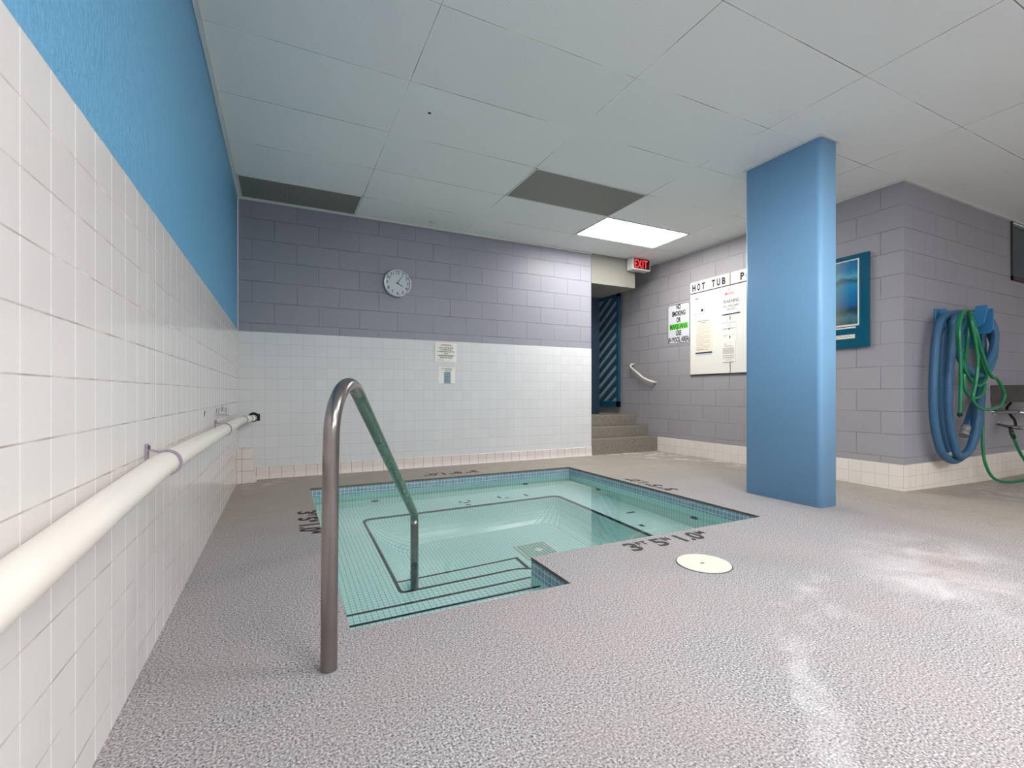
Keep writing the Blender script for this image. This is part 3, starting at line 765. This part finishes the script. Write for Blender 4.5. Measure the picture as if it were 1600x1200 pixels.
btext('INSTRUCTIONS', 2.085, 1.088, 0.009, 'ink', t, yy, fit=0.085, bold=0.02)
for k, s in enumerate(['CAUTION', 'HOT WATER', 'SEE RULES', 'POSTED', 'BEFORE USE', 'THANK YOU']):
    btext(s, 2.073, 1.058 - k * 0.0205, 0.0105, 'navy_strip', t, D - 0.0056, fit=0.065, bold=0.02)

# ------------------------------------------------------------------ no smoking sign
t = thing('no_smoking_sign', 'pale rounded metal sign against smoking, with one green word, left of the white boards', 'sign', (W, 4.73, 1.5))
sy0, sy1, sz0, sz1 = 4.525, 4.940, 1.508, 2.062
bm = B(); prism(bm, rrect(sy0, sz0, sy1, sz1, 0.045), 'x', W - 0.006, W - 0.001); link_mesh('plate', bm, 'grey_sign', t)
bm = B(); o1 = rrect(sy0 + 0.006, sz0 + 0.006, sy1 - 0.006, sz1 - 0.006, 0.04); o2 = rrect(sy0 + 0.017, sz0 + 0.015, sy1 - 0.017, sz1 - 0.015, 0.033)
for i in range(len(o1)):
    j = (i + 1) % len(o1); quad(bm, [(W - 0.0066, *o1[i]), (W - 0.0066, *o1[j]), (W - 0.0066, *o2[j]), (W - 0.0066, *o2[i])])
link_mesh('border', bm, 'black', t)
cy_ = (sy0 + sy1) / 2
for k, (s, wd, mt) in enumerate([('NO', 0.075, 'black'), ('SMOKING', 0.24, 'black'), ('OR', 0.075, 'black'), ('MARIJUANA', 0.31, 'green_ink'), ('USE', 0.10, 'black'), ('IN POOL AREA', 0.37, 'black')]):
    zz_ = 1.983 - k * 0.089
    if s == 'MARIJUANA':
        bm = B(); box(bm, W - 0.0066, cy_ - 0.165, zz_ - 0.008, W - 0.0058, cy_ + 0.165, zz_ + 0.072); link_mesh('highlight_strip', bm, 'green_ink', t); mt = 'dark_green_ink'
    wtext(s, cy_, zz_, 0.064, mt, t, W - 0.0070, bold=0.05, fit=wd)
for z_ in (sz0 + 0.022, sz1 - 0.022):
    bm = B(); cyl(bm, (W - 0.006, cy_, z_), (W - 0.009, cy_, z_), 0.005, n=12); link_mesh('screw', bm, 'dull_steel', t)

# ------------------------------------------------------------------ white rule boards
BX = W - 0.013
def board(y0, y1, z0, z1, label):
    bm = B(); box(bm, BX, y0, z0, W - 0.001, y1, z1, bev=0.0015); return label, bm
seam = 3.907
t = thing('header_board', 'narrow white header board reading HOT TUB in black capitals', 'sign', (W, 4.2, 2.14))
bm = B(); box(bm, BX, seam + 0.006, 2.147, W - 0.001, 4.522, 2.290, bev=0.0015); link_mesh('panel', bm, 'white', t)
bm = B(); box(bm, BX - 0.001, seam + 0.006, 2.136, W - 0.001, 4.522, 2.1465); link_mesh('gap_shade_strip', bm, 'brown_frame', t)  # dark strip paints in the shaded gap between header and board
for ch, yl in (('H', 4.459), ('O', 4.382), ('T', 4.307), ('T', 4.151), ('U', 4.075), ('B', 3.998)): wtext(ch, yl, 2.173, 0.080, 'black', t, BX - 0.0008, bold=0.07, fit=0.052)
t = thing('header_board', 'narrow white header board reading POOL, partly hidden behind the blue pillar', 'sign', (W, 3.6, 2.14))
bm = B(); box(bm, BX, 3.292, 2.147, W - 0.001, seam - 0.006, 2.290, bev=0.0015); link_mesh('panel', bm, 'white', t)
bm = B(); box(bm, BX - 0.001, 3.292, 2.136, W - 0.001, seam - 0.006, 2.1465); link_mesh('gap_shade_strip', bm, 'brown_frame', t)  # gap shade under this header, again as a dark strip
for ch, yl in (('P', 3.742), ('O', 3.665), ('O', 3.588), ('L', 3.511)): wtext(ch, yl, 2.173, 0.080, 'black', t, BX - 0.0008, bold=0.07, fit=0.052)
bm = B(); box(bm, BX, seam + 0.006, 1.078, W - 0.001, 4.522, 2.134, bev=0.0015)
tag(link_mesh('notice_board', bm, 'white'), 'tall white board under the HOT TUB header, holding a permit and rules sheets', 'board')
bm = B(); box(bm, BX, 3.292, 1.078, W - 0.001, seam - 0.006, 2.134, bev=0.0015)
tag(link_mesh('notice_board', bm, 'white'), 'tall white board under the POOL header, running behind the pillar', 'board')
bm = B(); box(bm, BX - 0.002, 3.292, 1.062, W - 0.001, 4.522, 1.074); tag(link_mesh('board_ledge', bm, 'brown_frame'), 'dark thin ledge along the bottom of the white boards', 'ledge')
PXs = BX - 0.003
def sheet(name, label, y0, y1, z0, z1, mat, cat='notice'):
    t = thing(name, label, cat, (W, (y0 + y1) / 2, z0))
    bm = B(); box(bm, PXs, y0, z0, BX - 0.0003, y1, z1); link_mesh('sheet', bm, mat, t); return t
def lines(t, yc, z_top, rows, mat, h=0.004, x=None):
    x = PXs - 0.0008 if x is None else x
    for dz, wd, off in rows:
        bm = B(); box(bm, x, yc + off - wd / 2, z_top - dz - h, x + 0.0006, yc + off + wd / 2, z_top - dz); link_mesh('text_line', bm, mat, t)
# permit
t = sheet('permit_sheet', 'framed paper permit with a round dark seal, top left of the white board', 4.265, 4.480, 1.835, 2.118, 'paper', 'paper')
bm = B()
for (a, b_, c_, d_) in ((4.285, 1.858, 4.463, 1.862), (4.285, 2.094, 4.463, 2.098), (4.285, 1.858, 4.289, 2.098), (4.459, 1.858, 4.463, 2.098)):
    box(bm, PXs - 0.001, a, b_, PXs + 0.0002, c_, d_)
link_mesh('border', bm, 'ink', t)
bm = B(); cyl(bm, (PXs - 0.001, 4.325, 1.902), (PXs, 4.325, 1.902), 0.019, n=20); cyl(bm, (PXs - 0.0015, 4.325, 1.902), (PXs - 0.001, 4.325, 1.902), 0.008, n=20); link_mesh('seal', bm, 'black', t)
lines(t, 4.41, 2.066, [(0, 0.05, 0), (0.007, 0.05, 0)], 'black', 0.006)
lines(t, 4.38, 2.07, [(0, 0.05, -0.035), (0.02, 0.05, -0.01), (0.03, 0.03, 0), (0.06, 0.02, 0.05), (0.062, 0.025, 0.0), (0.08, 0.03, 0.0), (0.11, 0.02, 0.04), (0.14, 0.02, 0.04)], 'ink_soft')
# rules
t = sheet('rules_sheet', 'cream rules sheet with a dark bottom strip, lower left on the white board', 4.165, 4.435, 1.345, 1.790, 'cream_paper', 'paper')
lines(t, 4.31, 1.765, [(0, 0.17, 0), (0.02, 0.09, 0)], 'ink', 0.006)
rows = []
for k in range(21):
    rows.append((0.055 + k * 0.0155, 0.22 if k % 4 else 0.13, -0.0 if k % 4 else 0.045))
lines(t, 4.31, 1.765, rows, 'ink_soft', 0.004)
lines(t, 4.31, 1.765, [(0.372, 0.19, 0.01)], 'ink', 0.004)
bm = B(); box(bm, PXs - 0.003, 4.170, 1.345, PXs, 4.432, 1.361); link_mesh('bottom_strip', bm, 'navy_strip', t)
bm = B(); box(bm, PXs - 0.001, 4.18, 1.328, PXs + 0.001, 4.43, 1.336); link_mesh('clip_edge', bm, 'clip', t)
# no smoking red
t = sheet('no_smoking_notice', 'small white notice reading NO SMOKING in red across the board seam', 3.835, 3.995, 2.005, 2.122, 'paper')
wtext('NO', 3.915, 2.075, 0.033, 'red_ink', t, PXs - 0.0008, bold=0.01, fit=0.05)
wtext('SMOKING', 3.915, 2.022, 0.036, 'red_ink', t, PXs - 0.0008, bold=0.01, fit=0.14)
# warning
t = sheet('warning_notice', 'white notice reading WARNING, no lifeguard on duty, with a dark blue strip', 3.765, 4.020, 1.768, 1.995, 'paper')
wtext('WARNING', 3.892, 1.928, 0.040, 'ink', t, PXs - 0.0008, bold=0.02, fit=0.225)
wtext('NO LIFEGUARD', 3.892, 1.875, 0.028, 'ink', t, PXs - 0.0008, bold=0.005, fit=0.215)
wtext('ON DUTY', 3.892, 1.835, 0.026, 'ink', t, PXs - 0.0008, bold=0.005, fit=0.125)
lines(t, 3.892, 1.822, [(0, 0.22, 0)], 'ink_soft', 0.004)
bm = B(); box(bm, PXs - 0.003, 3.768, 1.782, PXs, 4.018, 1.797); link_mesh('bottom_strip', bm, 'navy_strip', t)
# two plain sheets below
t = sheet('info_sheet', 'pale printed sheet with dark clip marks, just below the WARNING notice', 3.815, 4.035, 1.455, 1.715, 'paper', 'paper')
lines(t, 3.925, 1.690, [(0, 0.19, 0), (0.07, 0.19, 0)], 'ink', 0.0035)
lines(t, 3.925, 1.690, [(0.02, 0.05, 0), (0.04, 0.06, 0.0), (0.075, 0.14, 0), (0.15, 0.06, 0.05), (0.15, 0.05, -0.06), (0.158, 0.05, 0.05)], 'ink_soft', 0.005)
bm = B(); box(bm, PXs - 0.003, 3.912, 1.602, PXs, 3.926, 1.622); link_mesh('clip', bm, 'ink', t)
bm = B(); box(bm, PXs - 0.003, 3.903, 1.497, PXs, 3.916, 1.528); link_mesh('clip', bm, 'ink', t)
t = sheet('info_sheet', 'pale printed sheet of fine text, lowest paper on the board seam', 3.835, 4.030, 1.205, 1.450, 'paper', 'paper')
rows = [(0.0, 0.03, 0.04), (0.008, 0.03, 0.04), (0.025, 0.10, 0), (0.035, 0.12, 0)] + [(0.055 + k * 0.0085, 0.16, 0) for k in range(9)] + [(0.145, 0.16, 0), (0.152, 0.16, 0), (0.17, 0.16, 0), (0.178, 0.16, 0), (0.2, 0.09, 0), (0.222, 0.15, 0), (0.228, 0.15, 0)]
lines(t, 3.932, 1.438, rows, 'ink_soft', 0.0045)

# ------------------------------------------------------------------ short grab rail by the steps
t = thing('grab_rail', 'short white sloping grab rail on the lilac wall beside the steps', 'handrail', (W, 5.4, 0.98))
gp = [(W - 0.002, 5.655, 1.278), (W - 0.05, 5.655, 1.270), (W - 0.072, 5.635, 1.240), (W - 0.078, 5.60, 1.212), (W - 0.078, 5.48, 1.140), (W - 0.078, 5.36, 1.066), (W - 0.075, 5.27, 1.028), (W - 0.06, 5.20, 1.005), (W - 0.03, 5.185, 0.995), (W - 0.002, 5.185, 0.990)]
bm = B(); tube(bm, spline(gp, 5), 0.0145, 16); link_mesh('bar', bm, 'pvc', t, uv=None)
for y_, z_ in ((5.655, 1.278), (5.185, 0.990)):
    bm = B(); cyl(bm, (W - 0.006, y_, z_), (W - 0.0005, y_, z_), 0.030, n=24); link_mesh('flange', bm, 'silver', t)

# ------------------------------------------------------------------ exit sign
t = thing('exit_sign', 'lit red EXIT sign in a white box under the ceiling', 'exit sign', (4.83, 5.06, 2.53))
ax0, ax1, ay0, ay1, az0, az1 = 4.672, 4.982, 5.0, 5.125, 2.532, 2.694
bm = B(); box(bm, ax0, ay0, az0, ax1, ay1, az1, bev=0.004); link_mesh('housing', bm, 'trim', t)
bm = B(); box(bm, ax0 + 0.03, ay0 + 0.02, az1 - 0.002, ax1 - 0.03, ay1 - 0.02, H - 0.001); link_mesh('canopy', bm, 'trim', t)
bm = B(); box(bm, ax0 + 0.014, ay0 - 0.002, az0 + 0.014, ax1 - 0.014, ay0 + 0.001, az1 - 0.012); link_mesh('face', bm, 'exit_face', t)
btext('EXIT', (ax0 + ax1) / 2 - 0.012, az0 + 0.026, 0.110, 'exit_red', t, ay0 - 0.003, bold=0.012, spacing=1.12, fit=0.225)
for z_ in (0.04, 0.08, 0.12):
    bm = B(); cyl(bm, (ax0 - 0.0008, ay0 + 0.06, az0 + z_), (ax0 + 0.001, ay0 + 0.06, az0 + z_), 0.005, n=10); link_mesh('knockout', bm, 'ink', t)

# ------------------------------------------------------------------ teal slatted door folded against the right wall
t = thing('slatted_door', 'teal door with diagonal slats at the top of the steps', 'door', (W, 6.22, 0.6))
dy0, dy1, dz0, dz1 = 5.925, 6.535, 0.615, 2.46
xd = W - 0.05
for (a, b_, c_, d_, nm) in ((dy0, dz0, dy0 + 0.06, dz1, 'stile'), (dy1 - 0.06, dz0, dy1, dz1, 'stile'), (dy0, dz0, dy1, dz0 + 0.09, 'bottom_rail'), (dy0, dz1 - 0.09, dy1, dz1, 'top_rail')):
    bm = B(); box(bm, xd - 0.022, a, b_, xd + 0.018, c_, d_, bev=0.003); link_mesh(nm, bm, 'teal_door', t)
bm = B(); box(bm, xd + 0.0, dy0 + 0.03, dz0 + 0.04, xd + 0.008, dy1 - 0.03, dz1 - 0.04); o = link_mesh('back_panel', bm, 'block_right', t)
k = 0
z_ = dz0 - 0.35
while z_ < dz1 + 0.1:
    # slat rises toward the camera side (smaller y)
    yA, yB_ = dy0 + 0.055, dy1 - 0.055
    zA, zB = z_ + 0.37, z_
    th = 0.082
    poly = [(yA, zA), (yB_, zB), (yB_, zB + th), (yA, zA + th)]
    lo, hi = dz0 + 0.08, dz1 - 0.08
    # clip to the opening
    def clip(poly, keep, cut):
        out = []
        for i in range(len(poly)):
            p, q = poly[i - 1], poly[i]
            if keep(p) != keep(q):
                tt = (cut - p[1]) / (q[1] - p[1]); out.append((p[0] + (q[0] - p[0]) * tt, cut))
            if keep(q): out.append(q)
        return out
    poly = clip(poly, lambda p: p[1] >= lo, lo) if poly else poly
    poly = clip(poly, lambda p: p[1] <= hi, hi) if poly else poly
    if len(poly) > 2:
        bm = B(); prism(bm, poly, 'x', xd - 0.016, xd + 0.002); link_mesh('slat', bm, 'teal_door', t)
    z_ += 0.172

# ------------------------------------------------------------------ ceiling fixtures
def vent(x0, y0, x1, y1, label):
    t = thing('ceiling_vent', label, 'vent', ((x0 + x1) / 2, (y0 + y1) / 2, H - 0.012), 'dark return grilles in the ceiling')
    bm = B()
    for a in ((x0, y0, x1, y0 + 0.012), (x0, y1 - 0.012, x1, y1), (x0, y0, x0 + 0.012, y1), (x1 - 0.012, y0, x1, y1)): box(bm, a[0], a[1], H - 0.007, a[2], a[3], H - 0.0005)
    link_mesh('frame', bm, 'trim', t)
    bm = B(); box(bm, x0 + 0.012, y0 + 0.012, H - 0.004, x1 - 0.012, y1 - 0.012, H - 0.001); link_mesh('grille', bm, 'grille', t)
vent(0.024, 4.60, 1.06, 5.11, 'dark grey perforated vent panel in the ceiling corner above the blue wall')
vent(2.268, 3.385, 3.468, 3.99, 'dark grey perforated vent panel in the ceiling left of the lit panel')
def lamp(x0, y0, label, w_=1.16, d_=0.565):
    t = thing('ceiling_light', label, 'ceiling light', (x0 + w_ / 2, y0 + d_ / 2, H - 0.012), 'fluorescent ceiling panels')
    x1, y1 = x0 + w_, y0 + d_
    bm = B()
    for a in ((x0 - 0.016, y0 - 0.016, x1 + 0.016, y0), (x0 - 0.016, y1, x1 + 0.016, y1 + 0.016), (x0 - 0.016, y0, x0, y1), (x1, y0, x1 + 0.016, y1)): box(bm, a[0], a[1], H - 0.010, a[2], a[3], H - 0.0005)
    link_mesh('frame', bm, 'trim', t)
    bm = B(); box(bm, x0, y0, H - 0.006, x1, y1, H - 0.001); link_mesh('diffuser', bm, 'diffuser', t)
lamp(3.478, 4.01, 'glowing white fluorescent panel in the ceiling in front of the exit sign')
lamp(1.08, -0.9, 'added unseen fill panel in the ceiling behind the camera, on the left')  # lamp panels from here on are unseen, added as fill light
lamp(2.28, 0.33, 'added fill panel in the ceiling above the near deck, out of view')  # added just above the frame to brighten the pool
lamp(3.478, -2.2, 'added unseen fill panel in the ceiling far behind the camera')
lamp(1.09, -3.4, 'added unseen fill panel in the ceiling near the front wall, on the left')
lamp(2.28, -2.9, 'added unseen fill panel in the ceiling near the front wall, in the middle')
lamp(5.87, -2.9, 'added unseen fill panel in the ceiling off to the right of the camera')
# small round sprinkler and a hole in a panel
bm = B(); cyl(bm, (1.26, 3.04, H - 0.002), (1.26, 3.04, H - 0.0003), 0.011, n=16); tag(link_mesh('ceiling_hole', bm, 'dark_gap'), 'small dark hole in a ceiling panel above the clock', 'hole')
bm = B(); cyl(bm, (1.86, 4.98, H - 0.006), (1.86, 4.98, H - 0.0005), 0.035, 0.045, n=28); tag(link_mesh('sprinkler_cap', bm, 'trim'), 'small round white cap on the ceiling beside the back wall', 'sprinkler')

# ------------------------------------------------------------------ framed picture behind the pillar
t = thing('framed_picture', 'teal framed sea picture on the lilac wall, half hidden by the blue pillar', 'picture', (W, 2.85, 1.26))
py0, py1, pz0, pz1 = 2.412, 3.29, 1.262, 2.140
bm = B(); box(bm, W - 0.028, py0, pz0, W - 0.001, py1, pz1, bev=0.002); link_mesh('mat_board', bm, 'mat_teal', t)
bm = B(); box(bm, W - 0.030, 2.492, 1.470, W - 0.027, 3.21, 2.098); link_mesh('white_border', bm, 'white', t)
bm = B(); box(bm, W - 0.031, 2.504, 1.486, W - 0.029, 3.198, 2.088); link_mesh('print', bm, 'print', t)
bm = B(); box(bm, W - 0.0295, 2.52, 1.448, W - 0.0275, 3.2, 1.462); link_mesh('caption_strip', bm, 'white', t)
bm = B(); box(bm, W - 0.0295, 2.528, 1.352, W - 0.0275, 3.17, 1.390); link_mesh('title_strip', bm, 'cream_paper', t)
bm = B(); sc = spline([(W - 0.0305, 2.62 + 0.02 * k * -1 + 0.10, 1.371 + (0.011 if k % 2 else -0.009) * (1.4 if k == 3 else 0.8)) for k in range(9)], 5); tube(bm, sc, 0.0012, 5); link_mesh('scribble', bm, 'ink', t, uv=None)

# ------------------------------------------------------------------ hose rack and hoses
t = thing('hose_rack', 'blue wall rack with upturned arms holding the coiled hoses', 'rack', (6.1, YB, 1.27))
bm = B(); box(bm, 5.77, YB - 0.016, 1.275, 6.50, YB - 0.001, 1.612, bev=0.003); link_mesh('back_plate', bm, 'rack_blue', t)
def arm(x, out, zt, zb_, nm='arm', lean=0.0, tw=0.06):
    y1 = YB - 0.012; yo = YB - out
    poly = [(y1, zb_), (yo + 0.03, zb_), (yo - 0.0, zb_ + 0.03), (yo - lean, zt - 0.01), (yo - lean + 0.008, zt), (yo - lean + tw, zt), (yo + tw - 0.005, zb_ + 0.085), (y1, zb_ + 0.055)]
    bm = B(); prism(bm, poly, 'x', x - 0.011, x + 0.011, bev=0.002); link_mesh(nm, bm, 'rack_blue', t)
arm(5.785, 0.085, 1.602, 1.41, tw=0.04)
arm(6.10, 0.235, 1.632, 1.44, lean=0.025, tw=0.08)
arm(6.225, 0.255, 1.612, 1.385, lean=0.0, tw=0.065)
VH = [(6.14, 2.06, 0.503), (6.228, 2.065, 0.601), (6.317, 2.07, 0.702), (6.435, 2.08, 0.828), (6.525, 2.09, 1.023), (6.59, 2.1, 1.319), (6.601, 2.1, 1.499), (6.489, 2.09, 1.58), (6.236, 2.08, 1.592), (5.947, 2.07, 1.564), (5.689, 2.06, 1.503), (5.591, 2.06, 1.37), (5.532, 2.055, 1.119), (5.497, 2.05, 0.829), (5.511, 2.05, 0.612), (5.575, 2.05, 0.421), (5.678, 2.05, 0.282), (5.869, 2.05, 0.218), (6.086, 2.05, 0.266), (6.284, 2.055, 0.372), (6.402, 2.06, 0.542), (6.462, 2.065, 0.764), (6.431, 2.05, 1.02), (6.412, 2.04, 1.305), (6.395, 2.04, 1.495), (6.229, 2.03, 1.56), (5.971, 2.02, 1.54), (5.771, 2.01, 1.494), (5.756, 2.01, 1.387), (5.713, 2.01, 1.15), (5.643, 2.0, 0.829), (5.663, 2.0, 0.568), (5.738, 2.0, 0.39), (5.827, 2.0, 0.272), (5.995, 2.0, 0.292), (6.126, 2.0, 0.431), (6.192, 2.0, 0.613), (6.197, 1.99, 0.829), (6.162, 1.97, 0.981), (6.244, 1.96, 1.09), (6.361, 1.95, 1.232), (6.411, 1.95, 1.374), (6.412, 1.97, 1.486), (6.363, 2.0, 1.566), (6.229, 2.03, 1.588), (6.031, 2.03, 1.515), (5.882, 2.02, 1.369), (5.827, 2.0, 1.215), (5.891, 1.98, 1.082), (6.044, 1.96, 0.999), (6.231, 1.95, 1.028), (6.368, 1.95, 1.155), (6.489, 1.98, 1.287), (6.529, 2.02, 1.421), (6.543, 2.06, 1.539), (6.436, 2.09, 1.6), (6.159, 2.1, 1.573), (5.917, 2.1, 1.502), (5.827, 2.105, 1.375), (5.796, 2.11, 1.132), (5.772, 2.11, 0.829), (5.787, 2.11, 0.587), (5.865, 2.11, 0.371), (5.927, 2.11, 0.276)]
t = thing('vacuum_hose', 'thick blue ribbed pool vacuum hose coiled in long loops on the rack', 'hose', (6.05, 2.05, 0.18))
bm = B(); tube(bm, spline(VH, 7), 0.0315, 16); link_mesh('hose', bm, 'vac_hose', t, uv=None)
bm = B(); a, b_ = Vector(VH[0]), Vector(VH[1]); d = (a - b_).normalized(); cyl(bm, a + d * -0.02, a + d * 0.04, 0.038, 0.035, n=20); cyl(bm, a + d * 0.04, a + d * 0.09, 0.033, 0.037, n=20); link_mesh('end_cuff', bm, 'grey_cuff', t)
bm = B(); a, b_ = Vector(VH[-1]), Vector(VH[-2]); d = (a - b_).normalized(); cyl(bm, a + d * -0.03, a + d * 0.06, 0.036, 0.038, n=20); link_mesh('end_cuff', bm, 'white_cuff', t)
G1 = [(5.95, 1.95, 1.543), (5.855, 1.95, 1.573), (5.734, 1.94, 1.54), (5.637, 1.93, 1.459), (5.616, 1.93, 1.315), (5.667, 1.93, 1.16), (5.724, 1.92, 1.045), (5.864, 1.92, 0.931), (5.992, 1.92, 0.9), (6.091, 1.92, 0.934), (6.141, 1.92, 0.995), (6.028, 1.91, 1.082), (5.915, 1.91, 1.226), (5.849, 1.92, 1.385), (5.849, 1.94, 1.534)]
G2 = [(5.83, 1.95, 1.57), (5.789, 1.93, 1.564), (5.694, 1.92, 1.534), (5.633, 1.92, 1.443), (5.6, 1.91, 1.312), (5.618, 1.91, 1.114), (5.624, 1.91, 0.886), (5.606, 1.91, 0.644)]
G3 = [(5.905, 1.96, 1.563), (5.78, 1.90, 1.50), (5.748, 1.88, 1.434), (5.79, 1.87, 1.264), (5.825, 1.87, 1.091), (5.79, 1.87, 0.93), (5.735, 1.87, 0.8), (5.782, 1.87, 0.735), (5.924, 1.87, 0.694), (6.104, 1.87, 0.691), (6.273, 1.87, 0.722), (6.361, 1.87, 0.798), (6.326, 1.87, 0.875), (6.205, 1.87, 0.965), (6.104, 1.87, 0.979), (6.005, 1.87, 1.066), (5.882, 1.87, 1.224), (5.80, 1.87, 1.365), (5.846, 1.92, 1.518)]
G4 = [(5.947, 1.97, 1.50), (5.90, 1.97, 1.28), (5.774, 1.94, 1.047), (5.752, 1.93, 0.887), (5.83, 1.93, 0.811), (5.973, 1.93, 0.792), (6.087, 1.93, 0.829), (6.15, 1.93, 0.919)]
G5 = [(6.40, 2.0, 1.60), (6.56, 2.07, 1.56), (6.601, 2.115, 1.419), (6.619, 2.12, 1.091), (6.601, 2.11, 0.828), (6.608, 2.1, 0.583), (6.571, 2.09, 0.34), (6.557, 2.07, 0.165), (6.60, 2.04, 0.03), (6.70, 2.01, -0.028), (6.85, 1.98, -0.043), (7.1, 1.96, -0.043), (7.5, 1.95, -0.043), (7.9, 1.9, -0.043), (8.05, 1.7, -0.043), (7.9, 1.62, -0.043), (7.6, 1.75, -0.043), (7.42, 1.9, -0.02), (7.242, 1.95, 0.06), (7.106, 1.96, 0.168), (7.028, 1.97, 0.246), (6.911, 1.97, 0.368), (6.85, 1.972, 0.448)]
t = thing('garden_hose', 'bright green garden hose looped over the rack and trailing across the floor', 'hose', (6.3, 1.95, -0.05))
bm = B()
for g_ in (G1, G2, G3, G4, G5): tube(bm, spline(g_, 6), 0.0132, 10)
link_mesh('hose', bm, 'green_hose', t, uv=None)
bm = B(); cyl(bm, (5.606, 1.91, 0.665), (5.604, 1.91, 0.635), 0.017, n=14); cyl(bm, (5.604, 1.91, 0.635), (5.57, 1.90, 0.63), 0.006, n=8); link_mesh('hose_end', bm, 'dark_gap', t)
bm = B(); cyl(bm, (6.895, 1.97, 0.39), (6.845, 1.972, 0.455), 0.019, n=14); link_mesh('hose_grip', bm, 'dark_green', t)

# ------------------------------------------------------------------ utility sink and its plumbing
t = thing('utility_sink', 'dull stainless wall sink at the right edge, beside the hoses', 'sink', (7.3, 1.95, 0.70))
bm = B()
sx0, sx1, sy0_, sy1_, sz0_, sz1_ = 6.935, 7.60, 1.72, YB - 0.001, 0.742, 0.914
box(bm, sx0, sy0_, sz0_, sx0 + 0.012, sy1_, sz1_, bev=0.002); box(bm, sx1 - 0.012, sy0_, sz0_, sx1, sy1_, sz1_, bev=0.002)
box(bm, sx0 + 0.012, sy0_, sz0_, sx1 - 0.012, sy0_ + 0.012, sz1_, bev=0.002); box(bm, sx0 + 0.012, sy1_ - 0.012, sz0_, sx1 - 0.012, sy1_, sz1_, bev=0.002)
box(bm, sx0 + 0.012, sy0_ + 0.012, sz0_, sx1 - 0.012, sy1_ - 0.012, sz0_ + 0.012)
link_mesh('basin', bm, 'dull_steel', t)
bm = B(); prism(bm, [(YB - 0.001, 0.742), (YB - 0.001, 0.66), (YB - 0.02, 0.66), (YB - 0.13, 0.742)], 'x', sx0 + 0.02, sx0 + 0.03); link_mesh('bracket', bm, 'dull_steel', t)
bm = B(); tube(bm, spline([(7.0, YB - 0.002, 0.640), (6.985, 2.10, 0.641), (6.93, 2.0, 0.645), (6.905, 1.93, 0.643), (6.93, 1.90, 0.628), (6.96, 1.895, 0.590), (7.0, 1.89, 0.56), (7.05, 1.88, 0.565), (7.08, 1.88, 0.60), (7.08, 1.88, 0.742)], 6), 0.019, 16); cyl(bm, (6.998, YB - 0.012, 0.640), (7.0, YB - 0.001, 0.640), 0.036, n=20); link_mesh('drain_trap', bm, 'chrome', t, uv=None)
t = thing('water_tap', 'brass and black hose tap on the wall below the sink', 'tap', (7.1, YB, 0.48))
bm = B(); cyl(bm, (7.10, YB - 0.008, 0.506), (7.10, YB - 0.001, 0.506), 0.034, n=24); link_mesh('flange', bm, 'chrome', t)
bm = B(); tube(bm, [(7.10, YB - 0.005, 0.506), (6.98, 2.06, 0.501), (6.87, 1.99, 0.495)], 0.013, 14); tube(bm, [(6.90, 2.005, 0.495), (6.93, 1.94, 0.49)], 0.018, 14); link_mesh('body', bm, 'dull_steel', t, uv=None)
bm = B(); tube(bm, [(6.87, 1.99, 0.495), (6.85, 1.972, 0.445)], 0.014, 12); link_mesh('spout', bm, 'black', t, uv=None)
bm = B(); cyl(bm, (6.93, 1.94, 0.49), (6.945, 1.915, 0.488), 0.016, 0.02, n=12); link_mesh('handle', bm, 'grey_cuff', t)
bm = B(); tube(bm, spline([(7.26, 2.10, 0.745), (7.20, 2.09, 0.72), (7.09, 2.08, 0.675), (7.05, 2.04, 0.61), (6.985, 1.99, 0.56), (6.975, 1.98, 0.50)], 6), 0.011, 12)
tag(link_mesh('supply_tube', bm, 'dark_gap', uv=None), 'black flexible tube curving from the sink down to the hose tap', 'tube')
print('objects', len(bpy.data.objects))
